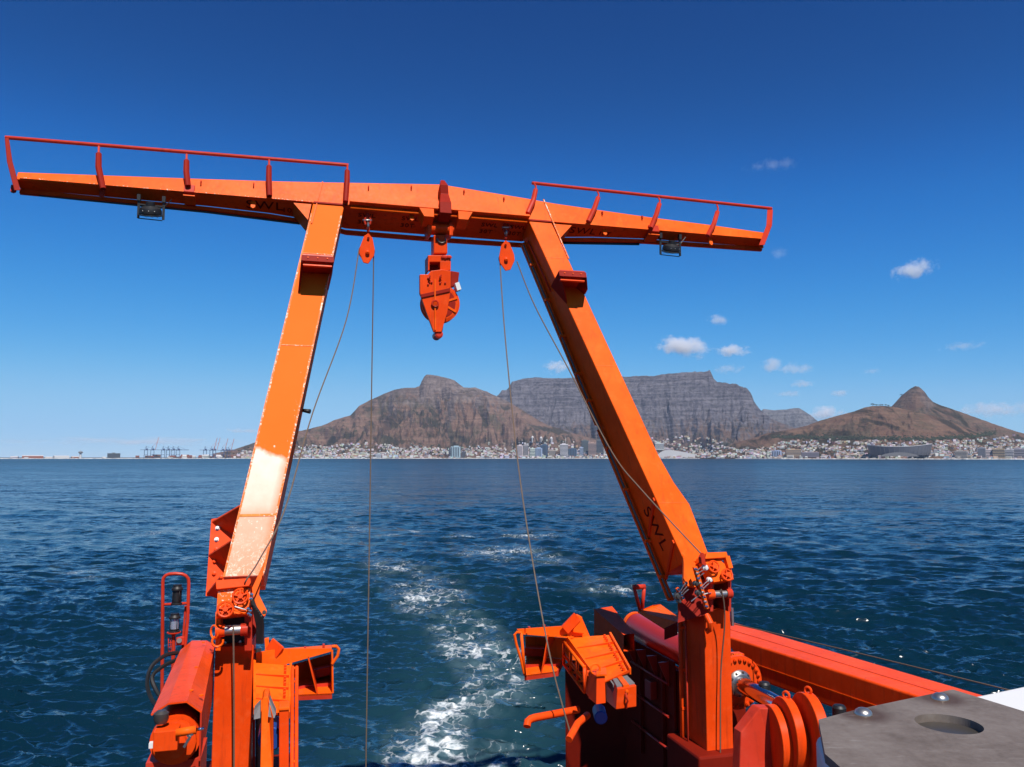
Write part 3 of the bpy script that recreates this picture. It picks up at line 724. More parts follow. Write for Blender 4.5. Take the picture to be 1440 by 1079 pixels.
# dark hinge webs behind the lugs
MB().loft([[ap(352, 838, .25), ap(362, 845, .25), ap(372, 868, .25), ap(352, 905, .25)], [ap(352, 838, .9), ap(362, 845, .9), ap(372, 868, .9), ap(352, 905, .9)]]).build('hinge_web', M['rubber_shade_red'], g)
MB().loft([[ap(958, 826, .3), ap(992, 800, .05), ap(994, 864, .05), ap(953, 876, .3)], [ap(958, 826, .95), ap(992, 800, .95), ap(994, 864, .95), ap(953, 876, .95)]]).build('hinge_web', M['rubber_shade_red'], g)
HD = .66
def hood(x0, x1, yt, yb, lab):                          # box bracket on the face of a leg, open to below
    a0, b1 = ap(x0[1], yb[0]), None
    w = MB()
    bl, br = ap(x0[1], yb[0], 0), ap(x1[1], yb[1], 0)
    tl, tr = ap(x0[0], yt, -HD), ap(x1[0], yt + 2, -HD)
    A, B = (bl - O), (br - O)
    aL0, bL0, aR0, bR0 = A.dot(U), A.dot(WV), B.dot(U), B.dot(WV)
    T0, T1 = (tl - O), (tr - O)
    aL1, bT, aR1 = T0.dot(U), (T0.dot(WV) + T1.dot(WV)) / 2, T1.dot(U)
    out = []
    for a_lo, a_hi, b_lo, e in ((aL0, aL1, bL0, .03), (aR0, aR1, bR0, -.03)):
        out.append(MB().prism([G(a_hi, bT, 0), G(a_hi, bT, -HD), G(a_hi, bT - .14, -HD), G((a_hi + a_lo) / 2, bT - .30, -HD * .6), G(a_lo, b_lo, .0)], U * e))
    top = MB().loft([[G(aL1 + .03, bT, 0), G(aR1 - .03, bT, 0), G(aR1 - .03, bT, -HD), G(aL1 + .03, bT, -HD)], [G(aL1 + .03, bT + .03, 0), G(aR1 - .03, bT + .03, 0), G(aR1 - .03, bT + .03, -HD), G(aL1 + .03, bT + .03, -HD)]])
    br_ = top.build('hood', M['rail'], g, label=lab)
    for q in out: q.build('side_plate', M['rubber_shade_red'], br_)  # darker red than the hood: shade put into the plate colour
    MB().box(G((aL1 + aR1) / 2, bT - .07, -HD + .02), U * (aR1 - aL1) / 2.02, WV * .07, FV * .015).build('front_plate', M['rubber_shade_red'], br_)  # shade of the front face put into its dark red
    MB().box(G((aL1 + aR1) / 2, bT - .19, -HD + .10), U * (aR1 - aL1) / 2.25, WV * .022, FV * .03).build('cross_bar', M['red'], br_)
    for k in range(3):
        p = G(aL1 + (aR1 - aL1) * (.2 + .3 * k), bT - .06, -HD + .005)
        MB().cyl(p, p + FV * .02, .014, 8).build('bolt', M['orange'], br_)
hood((424, 419), (469.5, 462), 359, (411, 408), 'dark red hood bracket on the bleached leg')
hood((786, 796), (824, 823), 381, (427, 414), 'dark red hood bracket on the clean leg')
# port bracket: back plate with three triangular gussets and bolts
MB().prism([ap(297, 730, .82), ap(303, 729, .82), ap(340, 725, .82), ap(330, 800, .82), ap(312, 838, .82), ap(289, 838.5, .82)], -FV * .03).build('bracket_plate', M['red'], g, bevel=.006, seg=1)
for A, B, Cc in (((298, 735), (331, 754), (337.5, 712)), ((293, 782), (320, 800), (325.5, 761)), ((290.5, 836), (312, 845), (309, 813))):
    fb = MB()
    a, b, c = ap(*A, .82), ap(*B, .82), ap(*Cc, .02)
    fb.loft([[a, b, c], [a + WV * .03, b + WV * .03, c + WV * .03]])
    fb.build('bracket_gusset', M['red'], g)
for x, y in ((306, 743), (304.5, 759), (302, 790), (301, 807), (304, 773), (311, 812)):
    p = ap(x, y, .82)
    MB().lathe(p, FV, [(.045, 0), (.045, .012), (.032, .014), (.030, .045), (.0, .05)], 10).build('bolt', M['white'] if y in (743, 759) else M['red'], g)
MB().prism([ap(341, 701, .02), ap(349, 695, .02), ap(342.5, 727, .02), ap(336, 725.5, .02)], -FV * .03).build('side_plate', M['white'], g)
# small padeye on the inner edge of the port leg
MB().tube([G(LI(4.2), 4.2, .75), G(LI(4.2) + .16, 4.15, .70)], [.035, .05], 8).build('padeye', M['black'], g)

# handrails with sleeved posts on both arms
def handrail(px0, px1, posts, endp, lab, flip):
    h = MB().tube([ap(*px0, -.10), ap((px0[0] + px1[0]) / 2, (px0[1] + px1[1]) / 2, -.10), ap(*px1, -.10)], .042, 10).build('handrail', M['rail'], g, label=lab)
    for (xt, yt, xm, ym, xb, yb) in posts:
        t, mm, bb = ap(xt, yt, -.12), ap(xm, ym, -.14), ap(xb, yb, -.10)
        k = t.lerp(mm, .38)
        kk = k + U * (.05 if flip else 0.0)
        p = MB().tube([t, t.lerp(kk, .5) + U * (.03 if flip else 0), kk], .024, 8).build('rail_post', M['rail'], h)
        MB().tube([kk, mm.lerp(kk, .3), mm, bb], [.062, .066, .066, .062], 10).build('sleeve', M['rubber_shade_red'] if not flip else M['rail'], h)
    xt, yt, w0, xb, yb, w1 = endp
    e = MB().loft([[ap(xt, yt, -.22), ap(xt + w0, yt, -.22), ap(xt + w0, yt, .10), ap(xt, yt, .10)],
                   [ap((xt * .55 + xb * .45) + (-3 if not flip else 4), yt * .55 + yb * .45, -.22), ap((xt * .55 + xb * .45) + w0 + (-1 if not flip else 4), yt * .55 + yb * .45, -.22), ap((xt * .55 + xb * .45) + w0 + (-1 if not flip else 4), yt * .55 + yb * .45, .12), ap((xt * .55 + xb * .45) + (-3 if not flip else 4), yt * .55 + yb * .45, .12)],
                   [ap(xb, yb, -.2), ap(xb + w1, yb, -.2), ap(xb + w1, yb, .3), ap(xb, yb, .3)]])
    e.build('end_plate', M['rubber_shade_red'] if not flip else M['rail'], h, bevel=.01, seg=1)
handrail((7.5, 193.5), (490, 232.5), [(139, 206, 138.5, 235, 145, 266), (262.5, 217, 262, 242, 264.5, 262), (378.5, 225, 378, 250, 379, 276), (488.5, 232, 488, 255, 486, 284)], (6.5, 194, 6, 20, 268, 9), 'long handrail with four sleeved posts', False)
handrail((748, 257.5), (1085, 293.5), [(751, 258, 750, 282, 742, 300), (840, 269, 836, 293, 827, 312), (926, 278, 923, 302, 915, 321), (1008, 288, 1004, 315, 995, 332)], (1079, 295, 8, 1067, 345, 8), 'shorter handrail ending in a swept plate', True)
# end lugs hanging under the arms
for x, y, h in ((19, 264, 7), (144, 266, 13), (999, 337, 11), (1071, 345, 5), (356, 284, 11), (579, 301, 12), (655, 306, 13), (850, 322, 12), (265, 268, 6)):
    a = ap(x, y, .12)
    hh = h / 1120 * 19
    MB().prism([a - U * .06 + WV * .08, a + U * .06 + WV * .08, a + U * .05 - WV * hh * .8, a - WV * hh, a - U * .05 - WV * hh * .8], -FV * .05).build('padeye', M['orange'] if y > 280 else M['rail'], g, bevel=.006, seg=1)
for x, y in ((283, 257), (357, 260), (518, 264), (578, 264), (652, 270), (708, 280), (846, 300), (902, 306)):
    a = ap(x, y, 0)
    MB().ring(a + FV * .03 - WV * .03, U, .045, .014, 10).build('lifting_eye', M['rail'], g)
# joint boxes where each arm meets its extension
for x, y, w in ((266, 266, 14), (920, 322, 18)):
    c = ap(x, y, -.06); hw = w / 1120 * 9
    MB().loft([[c + U * k * hw + WV * .13 - FV * 0, c + U * k * hw - WV * .08, c + U * k * hw * .8 - WV * .12 - FV * .48, c + U * k * hw * .8 + WV * .0 - FV * .46] for k in (-1, 1)]).build('joint_box', M['rail'], g, bevel=.01, seg=1)
    MB().box(c - WV * .13 - FV * .22, U * hw * 1.1, FV * .16, WV * .012).build('joint_plate', M['orange'], g)
MB().tube([G(-4.6, 9.1, .36), G(-1.2, 9.07, .46), G(.9, 9.06, .62)], .025, 6).build('cable_pipe', M['black'], g)
MB().tube([G(7.4, 9.06, .62), G(9.6, 9.06, .42)], .03, 6).build('cable_pipe', M['black'], g)
# centre hanger: ridge plate over the beam and the forked hanger below it
MB().loft([[G(a_, b_, .1), G(a_, b_, c_), G(a_ + w_, b_, c_), G(a_ + w_, b_, .1)] for a_, w_, b_, c_ in ((4.26, .10, 10.22, -.05), (4.18, .20, 9.86, -.30), (4.20, .20, 9.66, -.20), (4.14, .28, 9.30, -.32), (4.14, .28, 9.02, -.26))]).build('ridge_plate', M['rubber_shade_red'], g, bevel=.008, seg=1)  # dark red paints in the shade on the plate's side
for a in (3.66, 4.62):
    MB().prism([G(a, 9.22, -.14), G(a + .36, 9.22, -.14), G(a + .36 - (.0 if a < 4 else .12), 9.0, -.10), G(a + (.12 if a < 4 else 0), 9.0, -.10)], -FV * .4).build('hanger_plate', M['orange'], g, bevel=.006, seg=1)

# lettering on the underside of the beam and on the starboard leg
def lettering(txt, size, loc, X, Y, parent=None, m='letter'):
    cu = bpy.data.curves.new('lettering', 'FONT'); cu.body = txt; cu.size = size; cu.extrude = .002; cu.align_x = 'LEFT'; cu.space_character = 1.12
    tmp = bpy.data.objects.new('tmp', cu); COL.objects.link(tmp)
    dg = bpy.context.evaluated_depsgraph_get()
    me = bpy.data.meshes.new_from_object(tmp.evaluated_get(dg))
    bpy.data.objects.remove(tmp)
    X, Y = Vector(X).normalized(), Vector(Y).normalized(); Zz = X.cross(Y)
    mw = Matrix((X, Y, Zz)).transposed().to_4x4(); mw.translation = Vector(loc) + Zz * .004 - org_of(parent)
    me.transform(mw); me.materials.clear(); me.materials.append(M[m])
    ob = bpy.data.objects.new('lettering', me); COL.objects.link(ob); ob.parent = parent
    return ob
lettering('SWL', .40, G(-.32, 9.219, .37), U, FV, g)
lettering('10T', .22, G(.48, 9.219, .42), U, FV, g)
lettering('SWL', .34, G(7.62, 9.219, .36), U, FV, g)
lettering('10T', .2, G(8.42, 9.219, .36), U, FV, g)
for a in (2.25, 3.3, 5.3, 6.05):
    lettering('SWL', .2, G(a, 9.238, .40), U, FV, g)
    lettering('30T', .2, G(a, 9.238, .66), U, FV, g)
dl = (WV * -math.cos(math.atan(.278)) + U * math.sin(math.atan(.278))).normalized()
lettering('SWL', .48, G(RI(1.85), 1.85, .72) + NI * .002, dl + FV * .05, FV, g)

# foot of each leg: cap bar, head plate with two hand-wheel covers, sheave drum
def head(cap, plate, wheels, drum, collar, lab, side):
    h = MB().prism([ap(x, y, -.42) for x, y in plate], -FV * .3).build('leg_head', M['orange_worn'] if side < 0 else M['orange'], g, bevel=.008, seg=1, label=lab)
    MB().prism([ap(x, y, -.50) for x, y in cap], -FV * .5).build('cap_bar', M['red'] if side < 0 else M['orange'], h, bevel=.012, seg=2)
    for x, y, r in wheels:
        c = ap(x, y, -.52)
        w = MB().ring(c, FV, r, .020, 18)
        w.ring(c - FV * .04, FV, r * .62, .016, 14)
        for k in range(5):
            an = k * 2 * math.pi / 5 + .4
            e = U * math.cos(an) + WV * math.sin(an)
            w.bar(c + e * .02, c + e * r, .02, .03, FV)
        w.cyl(c - FV * .1, c + FV * .03, .045, 10)
        w.build('grease_wheel', M['red'], h)
    p0, p1 = sp(*drum[0], 14.95), sp(*drum[1], 14.95)
    p1.z = p0.z
    d = MB().cyl(p0, p1, drum[2], 18).build('roller', M['steel'], h)
    e = (p1 - p0).normalized()
    MB().cyl(p0 - e * .13, p0 + e * .02, collar, 16).build('roller_collar', M['red'], d)
    MB().cyl(p1 - e * .02, p1 + e * .10, collar, 16).build('roller_collar', M['rail'], d)
    return h
hL = head([(303, 816), (352, 813), (354, 824), (304, 829)], [(306, 829), (352, 827), (351, 862), (304, 867)], [(338, 838.5, .125), (317, 857, .125)], ((314.5, 887), (340, 887), .085), .105, 'bleached foot of the leg with two wheel covers', -1)
hR = head([(994, 777), (1022, 776), (1024, 784), (992, 786)], [(991, 788), (1012, 787), (1029, 801), (1032, 815), (1004, 819)], [(1004, 797, .115), (1022.5, 808.5, .115)], ((1002, 836), (1022, 836), .075), .10, 'orange foot of the leg with two wheel covers', 1)
MB().bar(ap(1021, 783, -.45), ap(1026, 800, -.45), .1, .12, FV).build('cap_post', M['orange'], hR)
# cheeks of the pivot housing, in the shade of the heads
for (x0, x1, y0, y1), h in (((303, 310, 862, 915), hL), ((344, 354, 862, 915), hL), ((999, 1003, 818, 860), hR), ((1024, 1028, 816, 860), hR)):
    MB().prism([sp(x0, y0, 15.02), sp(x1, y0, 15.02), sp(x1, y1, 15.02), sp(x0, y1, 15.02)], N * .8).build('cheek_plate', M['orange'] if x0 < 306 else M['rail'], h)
MB().prism([sp(309, 866, 15.55), sp(352, 866, 15.55), sp(352, 912, 15.55), sp(309, 912, 15.55)], N * .3).build('housing_shade_back', M['black'], hL)  # black backing paints in the shade of the recess
MB().prism([sp(1003, 818, 15.6), sp(1025, 818, 15.6), sp(1026, 860, 15.6), sp(1003, 860, 15.6)], N * .3).build('housing_shade_back', M['black'], hR)  # recess shade painted as a black backing here too
for x, y in ((316, 904), (338, 903), (348, 902), (348, 892)):
    p = sp(x, y, 15.53); MB().lathe(p, -N, [(.03, 0), (.03, .02), (.0, .028)], 8).build('bolt', M['steel'], hL)
MB().ring(sp(301.5, 889, 14.95), U * .8 + N * .6, .11, .018, 16).build('shackle', M['orange_worn'], hL)
MB().ring(sp(306, 902, 14.9), N, .09, .02, 12, a0=.5, a1=5.2).build('hook_shackle', M['orange_worn'], hL)
# hydraulic manifold and pipe bundles on the starboard foot
mf = MB().bar(sp(977, 797, 14.85), sp(994, 856, 14.85), .085, .06, N).build('pipe_manifold', M['orange'], g)
for k in range(9):
    t = (k + .5) / 9
    p = sp(977 + 17 * t, 797 + 59 * t, 14.8)
    MB().lathe(p, -N, [(.028, 0), (.028, .03), (.018, .035), (.018, .07)], 8).build('fitting', M['steel'] if k % 2 else M['chrome'], mf)
for (x0, y0, x1, y1) in ((956, 833, 964, 820), (957, 836, 966, 825), (958, 839, 968, 829), (980, 803, 988, 797), (981, 807, 989, 802), (983, 812, 990, 806), (986, 826, 998, 815), (988, 829, 999, 819), (972, 846, 983, 838), (990, 836, 1000, 834)):
    MB().tube([sp(x0, y0, 14.82), sp((x0 + x1) / 2, (y0 + y1) / 2 - .6, 14.8), sp(x1, y1, 14.85)], .011, 5).build('pipe', M['steel'], mf)
for (x, y, r) in ((990, 798, .06), (977, 820, .055), (996, 815, .05), (980, 833, .06), (951, 838, .07), (953, 845, .045)):
    p = sp(x, y, 14.9); MB().lathe(p, -N, [(r, 0), (r, .07), (r * .6, .08), (r * .6, .12), (0, .125)], 10).build('valve', M['grease'] if y > 818 else M['white'], mf)
b2 = MB().bar(sp(952, 827, 14.9), sp(960, 844, 14.9), .06, .05, N).build('pipe_manifold', M['orange'], g)
for k in range(4): MB().lathe(sp(953.5 + 2 * k, 829 + 4 * k, 14.85), -N, [(.026, 0), (.026, .05)], 8).build('fitting', M['chrome'], b2)
MB().prism([sp(987, 793, 14.8), sp(986, 784, 14.8), sp(990, 778, 14.8), sp(993, 796, 14.8)], N * .12).build('rope_guide', M['rail'], g)
# hoses clustered beside the port foot
for k in range(6):
    x = 352 + 3.2 * k
    MB().tube([sp(352 + k * 1.3, 838 + 3 * k, 15.1), sp(356 + k * 2.4, 852 + k * 3, 14.95), sp(362 + k * 1.5, 880, 15.0), sp(362 + k * 1.3, 905, 15.05)], .028, 6).build('hose', M['black'], g)
for x, y in ((354, 836), (353, 842), (349, 856), (352, 859), (350, 863), (352, 865)):
    p = sp(x, y, 14.78); MB().lathe(p, -N, [(.03, 0), (.03, .05), (0, .06)], 8).build('fitting', M['chrome'], g)
MB().tube([ap(318 + 12, 853, -.5), ap(346, 858, -.45)], .012, 5).build('grease_pipe', M['white'], hL)
MB().tube([ap(318 + 12, 858, -.5), ap(345, 864, -.45)], .012, 5).build('grease_pipe', M['orange'], hL)

# ------------------------------------------------------------------ hanging gear
sB = (G(4.15, 9.2, .42)).dot(N)
t = thing('towing_block', G(4.15, 9.1, .42), 'big orange towing block hanging from the middle of the crossbeam', 'towing block')
def pb(name, pts, s, th, m='red', parent=None, bevel=.012):
    return MB().prism([sp(x, y, s) for x, y in pts], N * th).build(name, M[m], parent, bevel=bevel, seg=2)
S0 = sB - .25
for x in (602.5, 633):
    pb('fork_plate', [(x - 1, 313), (x + 4, 313), (x + 4, 331), (x - 1, 331)], S0 - .02, .5, 'red', t)
MB().cyl(sp(600, 321, sB - .1), sp(637, 323, sB - .1), .155, 20).build('pivot_pin', M['red'], t)
pb('swivel', [(610, 330), (629, 331), (629.5, 357), (610, 357)], S0, .42, 'red', t, .03)
MB().ring(sp(621, 336, S0 - .02), N, .105, .022, 16, a0=math.pi * .0, a1=math.pi * 1.25).build('shackle_bow', M['grease'], t)
for x in (615, 626.5): MB().cyl(sp(x, 334, S0 - .04), sp(x, 334, S0 + .05), .04, 10).build('pin', M['rail'], t)
# yoke box with a window
pb('yoke_top', [(602, 359), (634, 359), (634, 368.5), (602, 368.5)], S0 - .06, .5, 'red', t)
pb('yoke_cheek', [(619, 368), (634, 368), (634, 380), (619, 380)], S0 - .06, .48, 'red', t, .006)
pb('yoke_cheek', [(602, 368), (604, 368), (604, 380), (602, 380)], S0 - .06, .48, 'red', t, .004)
pb('yoke_window', [(604, 368), (619, 368), (619, 381), (604, 381)], S0 + .25, .1, 'rubber_shade_red', t, 0)
for k in range(4):
    p = sp(622.5 + 3.6 * k, 361.5 + .7 * (k % 2), S0 - .07); MB().lathe(p, -N, [(.035, 0), (.035, .03), (0, .04)], 8).build('bolt', M['rail'], t)
# guard housing, sheave, front cheek
pb('guard', [(590.5, 386), (602, 386), (606, 381), (622, 379), (634, 381), (634, 404), (628, 409), (592, 416), (590.5, 412)], S0 - .14, .14, 'red', t)
pb('guard', [(634, 381), (646, 383), (644, 400), (634, 404)], S0 + .16, .22, 'rubber_shade_red', t)
cS = sp(618.5, 428, S0 + .16)
sh = MB().lathe(cS - N * .16, N, [(.40, 0), (.47, .02), (.47, .06), (.40, .13), (.40, .19), (.47, .26), (.47, .30), (.40, .32)], 36).build('sheave', M['red'], t)
MB().lathe(cS - N * .165, N, [(.36, .004), (.36, -.004), (.20, -.004), (.20, .004)], 24).build('sheave_web', M['rubber_shade_red'], sh)
for an in (-.5, .35, 2.6, 3.4):
    e = (U * math.cos(an) + Z * math.sin(an)); MB().bar(cS - N * .17 + e * .12, cS - N * .17 + e * .42, .05, .03, N).build('sheave_spoke', M['orange'], sh)
pb('cheek', [(592, 417), (634, 407), (629, 440), (621, 467), (610, 467), (600, 440)], S0 - .13, .10, 'red', t, .01)
pb('cheek', [(605, 407), (640, 407), (626, 445), (622, 468), (614, 468), (610, 440)], S0 + .36, .08, 'rail', t, .01)
pb('cheek_bar', [(592, 414), (633, 405), (633, 410), (592, 419)], S0 - .16, .03, 'rubber_shade_red', t, .004)
pb('rod', [(610.7, 393), (612.7, 393), (613, 464), (611.3, 464)], S0 - .165, .03, 'orange', t, 0)
MB().ring(sp(612, 427, S0 - .17), N, .075, .022, 14).build('axle_nut', M['rail'], t)
MB().cyl(sp(612, 427, S0 - .2), sp(612, 427, S0 + .1), .05, 12).build('axle', M['red'], t)
for x, y in ((602, 391), (602, 400), (619, 389), (619, 398), (607, 397), (626, 398)):
    MB().lathe(sp(x, y, S0 - .15), -N, [(.022, 0), (.022, .02), (0, .03)], 8).build('bolt', M['rail'], t)
for x, y in ((604, 384), (619.5, 383)): MB().tube([sp(x + 1, y + 4, S0 - .17), sp(x - 1, y + 8, S0 - .19), sp(x + 1, y + 12, S0 - .17)], .018, 6).build('retaining_clip', M['rubber_shade_red'], t)
MB().lathe(sp(617.5, 470, S0 - .10), N, [(.06, 0), (.10, .02), (.10, .40), (.06, .42)], 20).build('bottom_roller', M['rail'], t)
MB().box(sp(643, 404, S0 + .05), U * .05 + Z * .02, N * .12, Z * .09 - U * .03).build('reflector', M['white'], t)

def pulley(px, label, flip):
    cx, cy = px
    s = (ap(cx, 300, .14)).dot(N)
    k = -1 if flip else 1
    p = thing('pulley_block', sp(cx, cy - 30, s), label, 'pulley block', 'pulley blocks under the crossbeam')
    def q(dx, dy, ds=0): return sp(cx + dx * k, cy + dy, s + ds)
    for nm, off in (('cheek', -.10), ('cheek', .07)):
        MB().prism([q(1, -24, off), q(7, -17, off), q(10, -1, off), q(9, 8, off), q(1, 19, off), q(-6, 17.5, off), q(-12, 4, off), q(-11, -4, off), q(-5, -20, off)], N * .03).build(nm, M['red'], p, bevel=.008, seg=1)
    MB().lathe(q(-1, 1, -.065), N, [(.19, 0), (.16, .06), (.19, .125)], 24).build('sheave', M['grease'], p)
    MB().lathe(q(0, 3, -.13), -N, [(.05, -.02), (.05, .02), (.028, .03), (0, .05)], 12).build('axle', M['red'], p)
    MB().cyl(q(1, -17, -.14), q(1, -17, .12), .03, 10).build('pin', M['rubber_shade_red'], p)
    MB().tube([q(1, -24), q(0.5, -32)], .035, 8).build('eye_bolt', M['rail'], p)
    MB().ring(q(.5, -34), U, .075, .026, 14).build('shackle', M['steel'], p)
    MB().cyl(q(-7, -42), q(6, -42), .028, 8).build('shackle_pin', M['steel'], p)
    MB().tube([q(-3, -36), q(-4.5, -42), q(0, -52)], .026, 8).build('hanger', M['rail'], p)
    MB().tube([q(3, -36), q(4.5, -42), q(0, -52)], .026, 8).build('hanger', M['rail'], p)
    return s
sPL = pulley((517, 352), 'orange pulley block hanging beside the bleached leg', False)
sPR = pulley((712, 362), 'orange pulley block hanging beside the clean orange leg', True)

def floodlight(cx, cy, c, label, turn):
    f0 = ap(cx, cy, c); s = f0.dot(N)
    p = thing('floodlight', f0 + Z * .35, label, 'floodlight', 'floodlights under the crossbeam arms')
    k = 15.0 / 1120
    Y = (f0 - EYE).length
    m = Y / 1120
    for sx in (-14, 15):
        MB().bar(f0 + U * sx * m + Z * 13 * m, f0 + U * sx * m - Z * 13 * m, .03, .05).build('bracket_arm', M['black'], p)
        MB().box(f0 + U * sx * m + Z * 13 * m, U * .035, N * .05, Z * .07).build('bracket_foot', M['black'], p)
    MB().bar(f0 - U * 15 * m + Z * 5 * m, f0 + U * 15 * m + Z * 4 * m, .03, .03).build('cross_bar', M['black'], p)
    tl = (Z * .93 - N * .36).normalized()
    b = MB().lathe(f0 - Z * 6 * m + U * turn, tl, [(.02, .26), (.09, .25), (.10, .17), (.21, .12), (.235, .06), (.235, 0), (.215, -.02)], 24).build('lamp_housing', M['black'], p)
    MB().lathe(f0 - Z * 6 * m + U * turn, tl, [(.205, -.022), (.16, -.05), (.0, -.055)], 24).build('lamp_glass', M['lens'], b)
    MB().ring(f0 - Z * 8 * m + U * turn, tl, .245, .014, 24).build('guard_ring', M['black'], b)
    for a in (-.12, 0, .12):
        MB().tube([f0 - Z * 7 * m + U * (turn + a) - N * .25, f0 - Z * 9.5 * m + U * (turn + a), f0 - Z * 7 * m + U * (turn + a) + N * .25], .008, 5).build('guard_wire', M['steel'], b)
    MB().bar(f0 - U * 14 * m - Z * 13 * m, f0 + U * 14 * m - Z * 14 * m, .018, .018).build('lower_bar', M['black'], p)
    MB().tube([f0 + U * 5 * m, f0 + U * 16 * m + Z * 4 * m, f0 + U * 24 * m + Z * 14 * m], .012, 5).build('cable', M['black'], p)
floodlight(212, 294, .18, 'black caged floodlight hanging under the longer handrailed arm', 0.0)
floodlight(942, 346, .18, 'black caged floodlight hanging under the shorter handrailed arm', 0.03)

# ------------------------------------------------------------------ wire ropes
def rope(pts, r, label, m='rope', name='wire_rope', grp='wire ropes of the gantry'):
    P = [Vector(p) for p in pts]
    out = []
    for i in range(len(P) - 1):                         # Catmull-Rom
        p0, p1, p2, p3 = P[max(i - 1, 0)], P[i], P[i + 1], P[min(i + 2, len(P) - 1)]
        for k in range(8):
            t_ = k / 8
            out.append(.5 * ((2 * p1) + (p2 - p0) * t_ + (2 * p0 - 5 * p1 + 4 * p2 - p3) * t_ ** 2 + (3 * p1 - p0 - 3 * p2 + p3) * t_ ** 3))
    out.append(P[-1])
    o = MB().tube(out, r, 6).build(name, M[m])
    return tag(o, label, 'wire rope', grp)
def sl(a, b, t_): return a + (b - a) * t_
rope([sp(505, 350, sPL), sp(487, 450, sl(sPL, 15, .22)), sp(440, 580, sl(sPL, 15, .52)), sp(401, 715, sl(sPL, 15, .80)), sp(366, 785, 14.95), sp(347, 815, 14.72), ap(344, 822, -.55)], .015,
     'rusty wire sloping from the pulley down across the bleached leg')
rope([sp(525.5, 358, sPL), sp(523, 520, sPL), sp(519.5, 760, sPL - .35), sp(516, 980, sPL - .6), sp(514, 1120, sPL - .7)], .015, 'vertical wire hanging straight down to the sea left of the wake')
rope([sp(703, 368, sPR), sp(710, 470, sl(sPR, 14.5, .2)), sp(727, 640, sl(sPR, 14.5, .5)), sp(749, 790, sl(sPR, 14.5, .75)), sp(775, 930, 14.6), sp(803, 1035, 14.2)], .015, 'wire hanging from the pulley past the orange tray')
rope([sp(727, 368, sPR), sp(752, 430, sl(sPR, 14.9, .13)), sp(800, 520, sl(sPR, 14.9, .36)), sp(860, 635, sl(sPR, 14.9, .62)), sp(903, 690, sl(sPR, 14.9, .75)), sp(985, 778, 14.75)], .015,
     'wire sloping from the pulley along the inside of the clean leg')
MB_ = rope([sp(328, 880, 14.84), sp(328.5, 915, 14.86), sp(329, 1000, 14.9), sp(329, 1110, 14.9)], .015, 'wire running from the roller down the face of the port post', 'rope')
rope([sp(1014, 829, 14.86), sp(1018, 848, 14.9), sp(1019, 880, 15.0), sp(1014, 940, 15.15), sp(1013, 1000, 15.15), sp(1013, 1100, 15.15)], .015, 'wire running from the roller down the face of the starboard post', 'rope')
rope([sp(1026, 876, 16.2), sp(1150, 905, 13.7), sp(1270, 934, 11.8), sp(1400, 966, 10.2), sp(1600, 1015, 8.4)], .012, 'thin stay wire above the long orange side boom', 'rope')

# ------------------------------------------------------------------ support posts
def post(u0, u1, s0, s1, ztop, label):
    p = thing('support_post', V((u0 + u1) / 2, (s0 + s1) / 2, 5.0), label, 'post')
    MB().ubox(u0, u1, s0, s1, 5.002, ztop).build('shaft', M['red'], p, bevel=.015, seg=2)
    return p
pL = post(-1.245, -.60, 15.3, 16.3, 8.66, 'orange square post under the bleached leg')
for z in (8.5, 7.9, 7.3): MB().ubox(-.597, -.575, 15.35, 15.45, z, z + .06).build('edge_clip', M['rail'], pL)
MB().tube([sp(363, 912, 15.7), sp(364, 1000, 15.7), sp(364, 1100, 15.7)], .055, 10).build('side_pipe', M['grease'], pL)
MB().tube([sp(357, 918, 15.6), sp(357, 1100, 15.6)], .022, 8).build('side_pipe', M['rail'], pL)
pR = post(8.335, 8.94, 15.3, 16.42, 8.83, 'orange square post under the clean leg')
MB().tube([V(8.24, 16.2, 8.85), V(8.24, 16.2, 5.1)], .05, 10).build('side_pipe', M['red'], pR)
MB().tube([V(8.22, 15.9, 8.7), V(8.22, 15.9, 5.1)], .02, 8).build('side_pipe', M['rail'], pR)
for z in (8.3, 7.4, 6.6, 5.9): MB().box(V(8.27, 16.2, z), U * .06, N * .06, Z * .03).build('pipe_clip', M['red'], pR)
hk = MB().tube([sp(993, 866, 15.25), sp(994.5, 866, 15.1), sp(999, 876, 15.02), sp(999, 885, 15.05), sp(995, 888.5, 15.12), sp(992.5, 884, 15.15)], [.05, .06, .065, .06, .05, .04], 10)
hk.build('cleat_hook', M['red'], pR)
MB().bar(sp(1029, 855, 15.7), sp(1030, 880, 15.7), .05, .05).build('pipe_stub', M['steel'], pR)

# ------------------------------------------------------------------ port side: covered cylinder, lights, tray
cv = thing('cylinder_cover', sp(262, 950, 13.5), 'ridged orange cover over the port hydraulic cylinder', 'cover')
near = [sp(212, 1005, 11.2), sp(236, 989, 11.2), sp(263, 986, 11.2), sp(284, 1001, 11.2)]
far = [sp(254, 914, 15.9), sp(270, 901, 15.9), sp(291, 901, 15.9), sp(302, 907, 15.9)]
for i, m in ((0, 'red'), (1, 'red'), (2, 'red')):
    a, b, c, d = near[i], near[i + 1], far[i + 1], far[i]
    nn = (b - a).cross(d - a).normalized()
    if nn.z < 0: nn = -nn
    MB().loft([[a, b, c, d], [p - nn * .02 for p in (a, b, c, d)]]).build('cover_plate', M[m], cv)
a, d = near[3], far[3]
MB().loft([[a, d, d - Z * .9, a - Z * .75], [p - U * .02 for p in (a, d, d - Z * .9, a - Z * .75)]]).build('side_skirt', M['rail'], cv)
for x, y, s in ((286, 905, 15.3), (276, 940, 13.4), (269, 973, 11.8), (283, 980, 11.7)):
    MB().lathe(sp(x, y, s) + Z * .012, Z, [(.03, 0), (.03, .015), (0, .02)], 8).build('bolt', M['orange'], cv)
